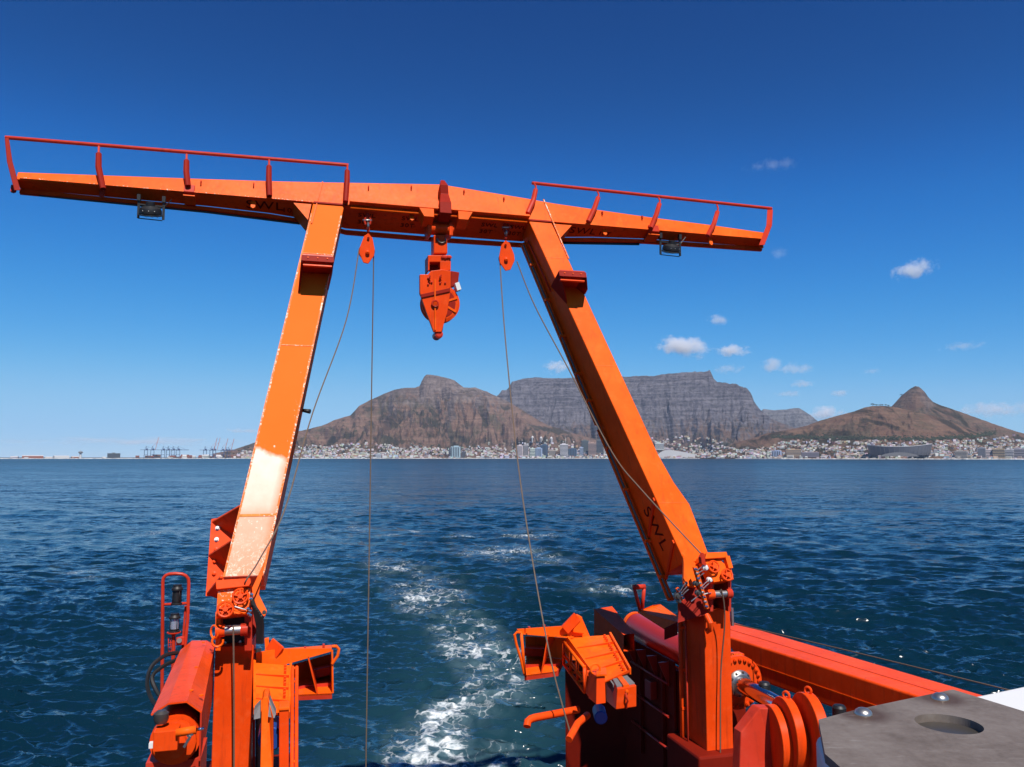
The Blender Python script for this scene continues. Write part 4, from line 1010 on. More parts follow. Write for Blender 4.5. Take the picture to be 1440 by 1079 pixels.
hc = thing('hydraulic_cylinder', V(-1.35, 13.0, 5.0), 'port hydraulic cylinder under its ridged cover', 'cylinder', 'hydraulic cylinders driving the gantry')
MB().cyl(V(-1.36, 11.25, 8.42), V(-1.6, 15.8, 8.28), .30, 24).build('barrel', M['red'], hc)
MB().lathe(V(-1.36, 11.22, 8.42), -N, [(.26, 0), (.26, .06), (.16, .08), (.16, .2), (0, .22)], 24).build('end_cap', M['red'], hc)
MB().box(V(-1.42, 10.95, 8.55), U * .14, N * .12, Z * .12).build('valve_block', M['red'], hc, bevel=.01)
MB().cyl(V(-1.3, 10.82, 8.64), V(-1.07, 10.82, 8.66), .05, 10).build('valve_spool', M['orange'], hc)
MB().cyl(V(-1.07, 10.82, 8.66), V(-.98, 10.82, 8.665), .02, 8).build('spool_end', M['chrome'], hc)
MB().bar(V(-1.2, 10.8, 8.47), V(-1.13, 10.78, 8.6), .02, .03).build('lever', M['steel'], hc)
MB().bar(V(-1.17, 10.8, 8.6), V(-1.1, 10.78, 8.62), .02, .025).build('lever', M['steel'], hc)
MB().lathe(V(-1.5, 11.0, 8.72), Z, [(.07, 0), (.09, .05), (.09, .12), (.05, .15)], 14).build('filter_cap', M['grease'], hc)
MB().box(V(-1.56, 10.9, 8.5), U * .05, N * .04, Z * .03).build('bracket', M['white'], hc)
MB().ubox(-1.7, -1.05, 11.3, 12.1, 5.002, 8.15).build('pedestal', M['rail'], hc)

ls = thing('light_stand', sp(247, 1000, 15.9), 'orange hoop-shaped pipe stand carrying two black lanterns', 'light stand')
S1 = 15.95
pts = [sp(227, 1090, S1), sp(228, 960, S1), sp(229, 818, S1)]
arc = [sp(229.3, 818, S1), sp(230, 813, S1), sp(233, 809.5, S1), sp(238, 807.5, S1), sp(247, 806.8, S1), sp(256, 807.5, S1), sp(261.5, 810, S1), sp(264.8, 814, S1), sp(265.4, 820, S1)]
MB().tube(pts + arc[1:] + [sp(264, 870, S1), sp(260.5, 905, S1), sp(257, 1000, S1), sp(256, 1090, S1)], .030, 10).build('hoop', M['rail'], ls)
MB().tube([sp(229, 850.5, S1), sp(264, 848.5, S1)], .025, 8).build('crossbar', M['rail'], ls)
MB().tube([sp(261, 852, S1 + .1), sp(257, 905, S1 + .1), sp(254, 1000, S1 + .1)], .02, 8).build('inner_pipe', M['rail'], ls)
MB().tube([sp(244, 890, S1), sp(243.5, 930, S1), sp(243, 1090, S1)], .035, 8).build('lamp_post', M['rail'], ls)
MB().lathe(sp(244.5, 890, S1), Z, [(.0, -.03), (.05, -.03), (.12, 0), (.12, .015), (.05, .02)], 20).build('drip_dish', M['rail'], ls)
MB().box(sp(254, 901, S1), U * .07, N * .06, Z * .07).build('junction_box', M['rail'], ls, bevel=.01)
MB().cyl(sp(252, 901, S1 - .1), sp(252, 901, S1), .045, 12).build('cable_gland', M['grip'], ls)
for dx in (0, 3.5, 7):
    MB().tube([sp(237 + dx * .8, 896, S1 - .02), sp(236.5 + dx * .8, 918, S1 - .02)], .007, 5).build('cage_wire', M['rail'], ls)
for dy in (0, 6, 12, 18):
    MB().tube([sp(236.5, 898 + dy, S1 - .02), sp(243, 898 + dy, S1 - .02)], .007, 5).build('cage_wire', M['rail'], ls)
def lantern(x, y0, y1, glassmat, lab, glow):
    b = sp(x, y1, S1); m_ = (b - EYE).length / 1120; h = (y1 - y0) * m_
    p = thing('lantern', b, lab, 'lantern', 'lanterns on the hoop stand')
    MB().lathe(b, Z, [(.10, 0), (.10, .025), (.07, .035), (.075, .06)], 20).build('base', M['black'], p)
    MB().lathe(b, Z, [(.072, .058), (.072, h * .70)], 20).build('glass', glassmat, p)
    MB().lathe(b, Z, [(.075, h * .70), (.10, h * .72), (.10, h * .80), (.07, h * .92), (.075, h * .93), (.075, h), (0, h)], 20).build('cap', M['black'], p)
    for k in range(4):
        an = k * math.pi / 2 + .6; e = U * math.cos(an) + N * math.sin(an)
        MB().cyl(b + e * .085 + Z * .03, b + e * .085 + Z * h * .74, .006, 5).build('guard_rod', M['black'], p)
lantern(248.5, 825.5, 850, M['black'], 'all-black lantern on the crossbar of the hoop stand', 0)
lantern(245, 866, 889, M['glass'], 'lantern with clear glass and black cap on the dish of the hoop stand', 0)
for k, pp in enumerate(([(250, 918, 15.5), (232, 922, 15.3), (213, 938, 15.1), (207, 962, 15.0), (214, 985, 14.9), (228, 1000, 14.6)], [(248, 928, 15.5), (228, 938, 15.3), (214, 952, 15.1), (219, 970, 14.9), (228, 984, 14.7), (240, 1000, 14.4)])):
    o = rope([sp(*q) for q in pp], .035, ('outer' if k == 0 else 'inner') + ' black hydraulic hose looping beside the hoop stand', 'black', 'hose', 'hoses beside the hoop stand'); o['category'] = 'hose'

# catch trays: open fronted boxes standing out over the stern
def tray(name_lab, top, fr, back, tip, ribs, ends, s0, s1, k, loopc):
    p = thing('catch_tray', sp(*fr[0], s0), name_lab, 'tray', 'catch trays at the stern')
    A, B, C_, D = [sp(*q, s0) for q in fr]                   # outer top, inner top, inner bottom, outer bottom (front edge)
    A2, B2, C2, D2 = [sp(*q, s1) for q in back]
    T = sp(*tip, s1)
    Tb = [sp(*q, s1) for q in top]                           # back edge of the roof
    MB().loft([[A, B, Tb[1], Tb[0]], [q - Z * .03 for q in (A, B, Tb[1], Tb[0])]]).build('top_plate', M['orange'], p)
    MB().loft([[A2 - Z * .03, B2 - Z * .03, C2, D2], [q + N * .03 for q in (A2 - Z * .03, B2 - Z * .03, C2, D2)]]).build('back_plate', M['orange'], p)
    MB().loft([[D, C_, T, D2], [q - Z * .03 for q in (D, C_, T, D2)]]).build('bottom_plate', M['orange'], p)
    MB().loft([[D, C_, C_ - Z * .10, D - Z * .10], [q + N * .03 for q in (D, C_, C_ - Z * .10, D - Z * .10)]]).build('bottom_lip', M['rail'], p)
    MB().loft([[C_, T, T - Z * .10, C_ - Z * .10], [q - U * .03 * k for q in (C_, T, T - Z * .10, C_ - Z * .10)]]).build('bottom_lip', M['rail'], p)
    if k > 0: MB().loft([[A, D, D2, A2 - Z * .03], [q + U * .03 * k for q in (A, D, D2, A2 - Z * .03)]]).build('end_plate', M['orange'], p)
    for t_ in ribs:
        a, d, a2, d2 = A.lerp(B, t_), D.lerp(C_, t_), A2.lerp(B2, t_), D2.lerp(T, t_)
        MB().loft([[a, d, d2, a2 - Z * .03], [q + U * .025 for q in (a, d, d2, a2 - Z * .03)]]).build('rib', M['red'], p)
    r_ = ribs[0]
    a, b, a2, b2 = A.lerp(D, .5), A.lerp(B, r_).lerp(D.lerp(C_, r_), .5), A2.lerp(D2, .5), A2.lerp(B2, r_).lerp(D2.lerp(T, r_), .5)
    f_ = .62
    MB().loft([[a.lerp(a2, f_), b.lerp(b2, f_), b2, a2], [q - Z * .03 for q in (a.lerp(a2, f_), b.lerp(b2, f_), b2, a2)]]).build('shelf', M['orange'], p)
    MB().loft([[a.lerp(a2, f_), b.lerp(b2, f_), b.lerp(b2, f_) - Z * .16, a.lerp(a2, f_) - Z * .16], [q + N * .02 for q in (a.lerp(a2, f_), b.lerp(b2, f_), b.lerp(b2, f_) - Z * .16, a.lerp(a2, f_) - Z * .16)]]).build('shelf_lip', M['rail'], p)
    a, b = D.lerp(D2, .35), C_.lerp(T, .35)
    MB().bar(a + Z * .03, b + Z * .03, .03, .07).build('floor_bar', M['rail'], p)
    lp = [sp(*q, s0) for q in loopc]
    MB().tube(lp, .028, 8).build('end_loop', M['orange'], p)
    for (x, y) in ends:
        MB().box(sp(x, y, s0 + .25) + Z * .03, U * .02, N * .04, Z * .05).build('padeye', M['rail'], p)
    return p
trL = tray('orange catch tray beside the port post with a loop at its outer end', [(467, 907), (372, 914)], [(466, 914), (392, 935), (419, 977), (467, 975)], [(464, 918), (396, 937), (420, 958), (464, 948)], (420, 957), [.46], [(429, 916), (455, 912)], 15.4, 16.6, 1,
           [(467, 909), (473, 909), (476.5, 913), (475, 922), (467, 934)])
MB().prism([sp(360, 918, 15.42), sp(392, 913, 15.42), sp(466, 912, 15.42), sp(466, 915, 15.42), sp(393, 936, 15.42), sp(360, 938, 15.42)], N * .03).build('front_plate', M['orange'], trL)
MB().prism([sp(372, 899, 15.6), sp(378, 898, 15.6), sp(378, 914, 15.6), sp(373, 916, 15.6)], N * .1).build('horn', M['orange'], trL)
MB().bar(sp(379, 905, 15.5), sp(394, 918, 15.4), .05, .22).build('horn_brace', M['red'], trL)
trR = tray('orange catch tray with a wire hanging in front of it, loop at its free end', [(729, 885), (820, 880)], [(733, 890), (806, 896), (783, 944), (738, 950)], [(739, 893), (820, 897), (820, 930), (740, 921)], (791, 927), [.5], [(765, 884), (744, 887)], 15.9, 17.2, -1,
           [(733, 890), (727, 889), (723.5, 893), (726, 906), (731, 922), (737, 947)])
MB().prism([sp(727, 885, 16.0), sp(800, 880, 16.0), sp(812, 866, 16.0), sp(818, 868, 16.0), sp(830, 896, 16.0), sp(806, 896.5, 16.0), sp(733, 890.5, 16.0)], N * .03).build('front_plate', M['orange'], trR)
MB().tube([sp(733, 890, 15.9), sp(738, 950, 15.9)], .03, 8).build('corner_post', M['orange'], trR)
MB().bar(sp(794, 886, 15.9), sp(812, 867, 15.9), .05, .2).build('horn_brace', M['red'], trR)
MB().prism([sp(808, 868, 15.9), sp(813, 864.5, 15.9), sp(819, 868, 15.9), sp(822, 892, 15.9), sp(806, 890, 15.9)], N * .12).build('horn', M['orange'], trR, bevel=.02)

# stepped walkways beside each tray
def steps(lab, near_l, near_r, far_l, far_r, s_near, s_far, nstep, drop):
    p = thing('ramp', sp(*near_l, s_near), lab, 'ramp', 'sloping ribbed ramps at the stern')
    A, B, C_, D = sp(*far_l, s_far), sp(*far_r, s_far), sp(*near_r, s_near), sp(*near_l, s_near)
    for k in range(nstep):
        t0, t1 = k / nstep, (k + 1) / nstep
        q = [A.lerp(D, t0), B.lerp(C_, t0), B.lerp(C_, t1), A.lerp(D, t1)]
        nn = (q[1] - q[0]).cross(q[3] - q[0]).normalized()
        if nn.z < 0: nn = -nn
        MB().loft([q, [v - nn * .04 for v in q]]).build('plate', M['orange'], p)
        a, b = A.lerp(D, t1), B.lerp(C_, t1)
        MB().loft([[a, b, b + nn * .012, a + nn * .012], [v + (D - A).normalized() * .03 for v in (a, b, b + nn * .05, a + nn * .012)]]).build('tread_bar', M['red'], p)
        for j in range(3):
            c = q[0].lerp(q[1], .84).lerp(q[3].lerp(q[2], .84), .25 + .25 * j)
            MB().box(c + nn * .03, U * .02, (D - A).normalized() * .018, nn * .03).build('stud', M['red'], p)
    for (a, b) in ((A, D), (B, C_)):
        MB().bar(a, b, .04, .12).build('side_rail', M['orange'], p)
    return p, A, B, C_, D
stL = steps('orange ribbed ramp between the port post and its catch tray', (358, 1000), (406, 1006), (358, 932), (409, 936), 13.9, 15.3, 4, .5)
lad = thing('ladder', sp(418, 1000, 14.0), 'narrow orange ladder frame beside the port ramp', 'ladder')
for x in (411.5, 417.5): MB().tube([sp(x, 938, 15.0), sp(x - .5, 1000, 14.0), sp(x - 1, 1100, 13.2)], .03, 8).build('stile', M['red'], lad)
for k in range(9):
    t_ = k / 8
    y = 940 + 150 * t_
    MB().cyl(sp(411, y, sl(15, 13.2, t_)), sp(418, y, sl(15, 13.2, t_)), .022, 8).build('rung', M['orange'], lad)
bx = thing('box_cabinet', sp(400, 1010, 13.6), 'orange steel box at the foot of the port ramp', 'box')
MB().prism([sp(392.5, 999, 13.4), sp(406, 998, 13.4), sp(406, 1085, 13.4), sp(392.5, 1085, 13.4)], N * .35).build('body', M['red'], bx, bevel=.01)
MB().prism([sp(391.5, 996, 13.38), sp(407, 995, 13.38), sp(407, 999, 13.38), sp(391.5, 1000, 13.38)], N * .4).build('lid', M['orange'], bx, bevel=.01)
bp_ = thing('fender_block', sp(378, 1010, 13.3), 'orange wedge-shaped block with grey grip pads beside the port post', 'fender block', 'wedge blocks with grip pads')
MB().prism([sp(368, 986, 13.2), sp(371, 981, 13.2), sp(377, 980, 13.2), sp(384, 1009, 13.0), sp(384, 1085, 13.0), sp(366, 1085, 13.0)], N * .5).build('body', M['orange'], bp_, bevel=.01)
MB().prism([sp(379, 984, 13.15), sp(388, 1004, 13.1), sp(386, 1010, 13.05), sp(377, 1008, 13.05)], N * .25).build('grip_pad', M['grip'], bp_)
MB().prism([sp(357, 1000, 13.2), sp(366, 990, 13.2), sp(366, 1010, 13.1), sp(357, 1012, 13.1)], N * .25).build('grip_pad', M['grip'], bp_)
bl_ = MB().lathe(sp(380, 1040, 13.7), N, [(.17, 0), (.19, .02), (.19, .6), (.17, .62)], 24).build('drum', M['blue'], None)
tag(bl_, 'blue drum end below the wedge block by the port post', 'drum')
# ------------------------------------------------------------------ starboard side
stR = steps('orange ribbed ramp under the dark box girder on the starboard side', (843, 962), (886, 944), (797, 897), (858, 893), 13.9, 16.0, 4, .5)
gr = thing('guard_rail', sp(800, 930, 15.5), 'orange ladder-like guard rail along the starboard ramp', 'guard rail')
rl = [((793, 903), 16.0), ((822, 938), 14.6)]
def gl(t_, dy): return sp(793 + 29 * t_, 903 + 36 * t_ + dy, sl(16.0, 14.6, t_))
for dy in (0, 19, 34):
    MB().tube([gl(0, dy * (.92)), gl(1, dy * 1.02)], .032, 8).build('rail', M['orange'], gr)
for t_ in (0, .33, .66, 1): MB().tube([gl(t_, 0), gl(t_, 34 * (.92 + .1 * t_))], .034, 8).build('upright', M['red'], gr)
for t_ in (.05, .37, .7, .97):
    a = gl(t_, 0); MB().tube([a, a + U * .28 + N * .05], .024, 8).build('stay', M['orange'], gr)
    b = gl(t_, 30); MB().tube([b, b + U * .28], .024, 8).build('stay', M['orange'], gr)
lb = thing('ladder', sp(828, 960, 14.3), 'short orange ladder rail beside the starboard box', 'ladder')
MB().tube([sp(834, 944.5, 14.2), sp(826, 945, 14.2), sp(825.5, 950, 14.2), sp(826, 974, 14.2), sp(828, 978, 14.2), sp(834, 976.5, 14.2)], .03, 8).build('stile', M['red'], lb)
for y in (962, 968): MB().cyl(sp(827, y, 14.2), sp(834, y, 14.25), .024, 8).build('rung', M['steel'], lb)
bR = thing('box_cabinet', sp(846, 970, 13.8), 'orange steel box at the foot of the starboard ramp', 'box')
MB().prism([sp(839, 951, 13.7), sp(851, 951, 13.7), sp(852, 989, 13.6), sp(838.5, 991, 13.6)], N * .4).build('body', M['red'], bR, bevel=.01)
MB().prism([sp(839, 942, 14.1), sp(852, 941, 14.1), sp(853.5, 950.5, 13.66), sp(838.5, 951.5, 13.66)], Z * .03).build('lid', M['orange'], bR)
MB().ring(sp(837, 941, 13.9), N, .09, .02, 14).build('lifting_eye', M['orange'], bR)
MB().prism([sp(832, 956, 14.0), sp(838.5, 962, 13.75), sp(838.5, 990, 13.7), sp(832, 980, 13.9)], N * .3).build('side_wing', M['red'], bR)
fb = thing('fender_block', sp(875, 980, 13.6), 'orange wedge-shaped block with grey grip pads over the starboard hull side', 'fender block', 'wedge blocks with grip pads')
ft = [sp(868, 969, 13.2), sp(895, 964, 13.2)]; fb0 = [sp(895, 994, 13.2), sp(866, 998, 13.2)]
bk = [sp(852, 940, 14.9), sp(866, 935, 14.9)]
MB().loft([[ft[0], ft[1], fb0[0], fb0[1]], [bk[0], bk[1], bk[1] - Z * .62, bk[0] - Z * .62]]).build('body', M['red'], fb, bevel=.012)
top = lambda i, j: (ft[0].lerp(ft[1], i)).lerp(bk[0].lerp(bk[1], i), j)
for i0, i1 in ((.02, .30), (.66, .98)):
    q = [top(i0, .06), top(i1, .06), top(i1, .86), top(i0, .86)]
    MB().loft([q, [v + Z * .02 for v in q]]).build('grip_pad', M['grip'], fb)
q = [top(.33, .01), top(.63, .01), top(.63, .99), top(.33, .99)]
MB().loft([q, [v + Z * .035 for v in q]]).build('centre_strip', M['orange'], fb)
MB().prism([sp(862, 963, 13.6), sp(853, 950, 14.2), sp(853, 962, 14.2), sp(864, 978, 13.6)], U * .03).build('grip_pad', M['grip'], fb)
MB().tube([sp(880, 975, 13.18), sp(881, 981, 13.12), sp(883, 986, 13.12), sp(881, 990, 13.15), sp(881, 996, 13.2)], .018, 6).build('chain_hook', M['rail'], fb)
MB().lathe(sp(881, 972, 13.2), -N, [(.03, 0), (.03, .03), (0, .04)], 8).build('bolt', M['orange'], fb)
MB().prism([sp(851, 931, 15.0), sp(862, 930, 15.0), sp(887, 944, 14.0), sp(886, 948, 13.95), sp(860, 935, 14.9)], Z * .04).build('wing_plate', M['orange'], fb)
# box girder lying in the shade of the leg
bg_ = thing('box_girder', sp(860, 890, 17.4), 'dark red box girder in the shadow of the clean leg', 'girder')
n4 = [sp(877, 893, 17.7), sp(892, 891, 17.7), sp(892, 916, 17.7), sp(877, 916, 17.7)]
f4 = [sp(836, 857, 19.6), sp(861, 853, 19.6), sp(861, 892, 19.6), sp(836, 897, 19.6)]
for i in range(4):
    j = (i + 1) % 4
    ctr = sum(n4 + f4, Vector()) / 8
    q = [n4[i], n4[j], f4[j], f4[i]]
    MB().loft([q, [v + (ctr - v) * .06 for v in q]]).build('girder_plate', M['red'], bg_)
MB().loft([f4, [v + N * .03 for v in f4]]).build('end_plate', M['red'], bg_)
# stern quarter structure that carries the gantry foot
qs = thing('stern_quarter', V(7.5, 17, 3), 'dark red stern quarter of the hull below the starboard post', 'hull side')
P1, P2 = V(8.30, 19.4, 0), V(7.0, 20.4, 0)
zt = lambda P, z: Vector((P.x, P.y, z))
q_ = [V(8.30, 16.5, 0), P1, P2, V(10.0, 20.6, 0), V(10.0, 16.5, 0)]
MB().loft([[zt(p, .3) for p in q_], [zt(p, z_) for p, z_ in zip(q_, (7.3, 7.4, 6.6, 6.4, 6.4))]]).build('side_shell', M['hull'], qs, bevel=.05)
MB().ubox(8.0, 10.0, 15.02, 16.49, .3, 6.0).build('post_footing', M['hull'], qs, bevel=.05)
MB().ubox(8.21, 8.26, 16.5, 19.4, 5.0, 7.5).build('inner_plate', M['hull'], qs)
for s_ in (16.9, 18.1): MB().ubox(8.12, 8.2, s_, s_ + .08, 5.0, 7.4).build('rib', M['hull'], qs)
ql = thing('stern_quarter', V(-1, 15.8, 3), 'red stern quarter of the hull below the port post', 'hull side')
MB().ubox(-2.4, .1, 15.02, 16.9, .3, 6.2).build('side_shell', M['hull'], ql, bevel=.05)
tag(MB().tube([sp(741, 1022, 14.5), sp(742, 1015, 14.56), sp(746, 1011.5, 14.6), sp(752, 1009.5, 14.62), sp(813, 998, 14.95)], .07, 14).build('rail_pipe', M['red']), 'thick orange pipe rail sticking out over the wake', 'pipe rail')
tag(MB().tube([sp(826, 1006, 14.4), sp(812, 1018, 13.9), sp(800, 1040, 13.6)], .065, 12).build('rail_pipe', M['red']), 'short slanting orange pipe below the starboard box', 'pipe rail')
tag(MB().lathe(sp(845, 1010, 15.2), U * .3 + N, [(.11, 0), (.13, .02), (.13, .5), (.11, .52)], 24).build('drum', M['blue']), 'small blue drum below the starboard box', 'drum')
# starboard hydraulic cylinder: covered far end, flange, chrome rod and clevis
h2 = thing('hydraulic_cylinder', sp(1045, 960, 15.6), 'starboard hydraulic cylinder with a bolted flange and a shiny chrome rod', 'cylinder', 'hydraulic cylinders driving the gantry')
a1 = sp(1038, 960, 15.6)
a0 = up(893, 879, a1.dot(U))
ax = (a1 - a0).normalized()
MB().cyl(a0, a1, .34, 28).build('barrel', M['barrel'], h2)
MB().lathe(a0, -ax, [(.36, -.1), (.36, .03), (.25, .06), (.12, .07), (.12, .13), (0, .14)], 24).build('end_cap', M['orange'], h2)
fc = a1
MB().lathe(fc - ax * .5, ax, [(.36, 0), (.38, .38), (.56, .42), (.56, .52), (.30, .52)], 36).build('flange', M['red'], h2)
e1 = ax.orthogonal().normalized(); e2 = ax.cross(e1)
bolt = None
for k in range(26):
    an = 2 * math.pi * k / 26; pos = fc + (e1 * math.cos(an) + e2 * math.sin(an)) * .49 + ax * .02
    if bolt is None:
        bolt = MB().lathe(pos, ax, [(.042, 0), (.042, .04), (.02, .042), (.02, .06), (0, .062)], 8).build('flange_bolt', M['red'], h2); b0p = pos
    else: clone(bolt, h2, pos - b0p)
MB().lathe(fc, ax, [(.27, .02), (.28, .06), (.24, .12), (.20, .14)], 28).build('gland', M['steel'], h2)
for k in range(10):
    an = 2 * math.pi * k / 10; pos = fc + (e1 * math.cos(an) + e2 * math.sin(an)) * .235 + ax * .1
    MB().lathe(pos, ax, [(.03, 0), (.03, .03), (0, .035)], 6).build('gland_bolt', M['grease'], h2)
r1 = fc + ax * 1.75
MB().cyl(fc, r1, .17, 28).build('rod', M['chrome'], h2)
cl = thing('clevis', sp(1105, 1010, 12.9), 'rounded orange clevis with lifting eyes at the end of the chrome rod', 'clevis')
def lug_plate(x, y, s, r, th, m, nm, eye=False):
    c = sp(x, y, s); d = -ax
    nn = (U * .97 - N * .2).normalized()
    o = MB().lathe(c, nn, [(r * .2, 0), (r, 0), (r, th), (r * .2, th)], 40).build(nm, M[m], cl, bevel=.012)
    if eye: MB().ring(c + nn * th * .5 + Z * (r + .045), U.lerp(N, .3), .06, .022, 14).build('lifting_eye', M['red'], o)
lug_plate(1083, 1041, 13.0, .60, .22, 'red', 'clevis_lug')
lug_plate(1101, 1034, 12.8, .64, .16, 'red', 'flange_ring', True)
lug_plate(1113, 1040, 12.75, .54, .36, 'red', 'hub')
lug_plate(1131, 1029, 12.4, .64, .18, 'red', 'flange_ring', True)
MB().prism([sp(1042, 1030, 13.1), sp(1068, 996, 13.1), sp(1086, 996, 13.0), sp(1096, 1090, 12.9), sp(1040, 1090, 13.0)], N * .25).build('foot_bracket', M['rail'], cl, bevel=.02)
# covered barrel at the far end
cc = thing('cylinder_cover', sp(925, 870, 17.4), 'angled orange cover over the starboard cylinder', 'cover')
tq = [sp(897, 860, 18.3), sp(918, 851, 18.3), sp(929, 850, 18.3), sp(953, 867, 16.9), sp(953, 875, 16.6), sp(935, 884, 16.9)]
MB().loft([tq, [p - Z * .03 for p in tq]]).build('cover_plate', M['orange'], cc)
sq = [sp(897, 860, 18.28), sp(935, 884, 16.88), sp(953, 875, 16.58), sp(953, 893, 16.58), sp(935, 900, 16.88), sp(899, 876, 18.28)]
MB().loft([[sq[1], sq[2], sq[3], sq[4]], [p + N * .03 for p in (sq[1], sq[2], sq[3], sq[4])]]).build('end_skirt', M['hull'], cc)
fr_ = thing('pipe_frame', sp(900, 850, 18.4), 'small triangular orange pipe frame above the cylinder cover', 'frame')
for a, b in (((891.5, 826), (900, 858)), ((906, 825), (903, 856)), ((890.5, 826), (907, 825))):
    MB().tube([sp(*a, 18.3), sp(*b, 18.3)], .045 if a[1] != 826 or b[1] != 825 else .06, 8).build('frame_pipe', M['rail'], fr_)
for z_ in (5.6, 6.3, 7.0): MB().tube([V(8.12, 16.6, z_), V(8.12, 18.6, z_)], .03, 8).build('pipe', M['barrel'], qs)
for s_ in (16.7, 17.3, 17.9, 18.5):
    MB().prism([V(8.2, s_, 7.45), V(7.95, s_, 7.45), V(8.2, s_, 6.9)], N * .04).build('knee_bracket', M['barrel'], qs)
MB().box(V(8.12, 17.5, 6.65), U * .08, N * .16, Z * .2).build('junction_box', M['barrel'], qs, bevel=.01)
# valve cluster behind the starboard post
vc = thing('valve_block', sp(1036, 925, 16.5), 'small orange valve block between the starboard post and the side boom', 'valve')
MB().box(sp(1036, 924, 16.3), U * .13, N * .12, Z * .09).build('body', M['red'], vc, bevel=.02)
for dx in (-5, 0, 5): MB().cyl(sp(1036 + dx, 921, 16.2), sp(1036 + dx, 928, 16.1), .045, 10).build('spool', M['orange'], vc)
MB().cyl(sp(1041, 927, 16.1), sp(1046, 927.5, 16.1), .04, 10).build('spool_end', M['steel'], vc)
# long side boom
sb = thing('side_boom', sp(1150, 940, 14.5), 'long orange square boom running back from the starboard post along the rail', 'boom')
def boomsec(xo, yo, xi, yi, Yo, hgt):
    a, b = hit(xo, yo, Vector((0, Yo, 0)), Vector((0, 1, 0))), hit(xi, yi, Vector((0, Yo - .25, 0)), Vector((0, 1, 0)))
    return [a, b, b - Z * hgt, a - Z * hgt]
s_f = boomsec(1026, 873, 1026, 896, 17.6, .60)
zb_ = s_f[0].z
def on_z(x, y, z): return zp(x, y, z)
o_f, o_n = on_z(1026, 873.5, 7.6), on_z(1352, 968.6, 7.6)
i_f, i_n = on_z(1026, 896, 7.6), on_z(1290, 978.5, 7.6)
o_n2 = o_n + (o_n - o_f) * .5; i_n2 = i_f + (i_n - i_f) * 1.9
hB = .79
o_m, i_m = o_f.lerp(o_n2, .075), i_f.lerp(i_n2, .075)
sB_ = MB().loft([[o_f, i_f, i_f - Z * .22, o_f - Z * .22], [o_m, i_m, i_m - Z * hB, o_m - Z * hB], [o_n2, i_n2, i_n2 - Z * hB, o_n2 - Z * hB]]).build('boom_body', M['red'], sb, bevel=.04, seg=3)
dd = (i_n2 - i_f); off = (i_f - o_f).normalized()
MB().bar(i_m + off * .006 - Z * hB * .56, i_n2 + off * .006 - Z * hB * .56, .02, .012, off).build('weld_seam', M['orange'], sb)
MB().bar(o_f.lerp(i_f, .55) + Z * .003, o_n2.lerp(i_n2, .55) + Z * .003, .012, .012).build('weld_seam', M['rail'], sb)
# two rubber fender posts at the rail
for i, (x, y, s, h) in enumerate(((1075, 962, 14.8, .6), (1180, 995, 12.6, .35))):
    p = sp(x, y, s)
    o = MB().lathe(p - Z * .9, Z, [(.12, 0), (.12, .9), (.09, .94), (0, .95)], 14).build('bollard', M['black']); tag(o, ('black rubber post standing under the side boom' if i == 0 else 'black capped post beside the clevis and grey plate'), 'post')

# ------------------------------------------------------------------ foreground: white bulwark with a steel plate
ZP = CAM_H - .72
def fp(x, y, dz=0): return zp(x, y, ZP + dz)
bw = thing('bulwark', fp(1400, 1010), 'white painted bulwark top at the near corner of the deck', 'bulwark')
poly = [fp(1146, 1019), fp(1340, 971.5), fp(1440, 951.5), fp(1620, 915), fp(1700, 1180), fp(1200, 1180)]
poly = [Vector((p.x, p.y, ZP - .026)) for p in poly]
MB().prism(poly, -Z * 1.3).build('wall', M['white'], bw, bevel=.02, seg=3)
pl = thing('steel_plate', fp(1320, 1010), 'weathered grey steel plate with round bolts and a hole on the white bulwark', 'steel plate')
def plate_mat():
    m, nt, b = mat('weathered_plate'); v = worldco(nt)
    n1, n2 = noise(nt, v, 6, 6, 0.65), noise(nt, v, 45, 5, 0.7)
    c = ramp(nt, mth(nt, 'ADD', mth(nt, 'MULTIPLY', n1, .6), mth(nt, 'MULTIPLY', n2, .4)), [(.3, (.105, .078, .058)), (.5, (.175, .14, .115)), (.7, (.23, .195, .165))]).outputs[0]
    for (x, y) in ((1214, 1004), (1322, 982)):          # rust bleeding out from under each bolt
        d = nt.nodes.new('ShaderNodeVectorMath'); d.operation = 'DISTANCE'; nt.links.new(v, d.inputs[0]); d.inputs[1].default_value = fp(x, y)
        k = mth(nt, 'MULTIPLY', mth(nt, 'SUBTRACT', mth(nt, 'ADD', .062, mth(nt, 'MULTIPLY', n1, .06)), d.outputs['Value']), 22.0, clamp=True)
        c = mixc(nt, mth(nt, 'MULTIPLY', k, .8), c, (.06, .028, .016))
    scr_ = noise(nt, scaled(nt, v, (6, 70, 1)), 1.2, 6, .7)
    c = mixc(nt, mth(nt, 'MULTIPLY', ramp(nt, scr_, [(.60, (0,) * 3), (.68, (1,) * 3)]).outputs[0], .4), c, (.34, .31, .28))
    nt.links.new(c, b.inputs['Base Color']); b.inputs['Roughness'].default_value = .62; b.inputs['Metallic'].default_value = .25
    bump(nt, b, n2, .15, .002)
    return m
M['plate'] = plate_mat()
hc_ = fp(1334, 1018); hr = .083
outer = [fp(1151, 1012), fp(1202, 998.5), fp(1340, 969.6), fp(1442, 1001), fp(1520, 1060), fp(1500, 1130), fp(1240, 1130), fp(1160, 1060)]
ctr = sum(outer, Vector()) / len(outer)
NS = 64
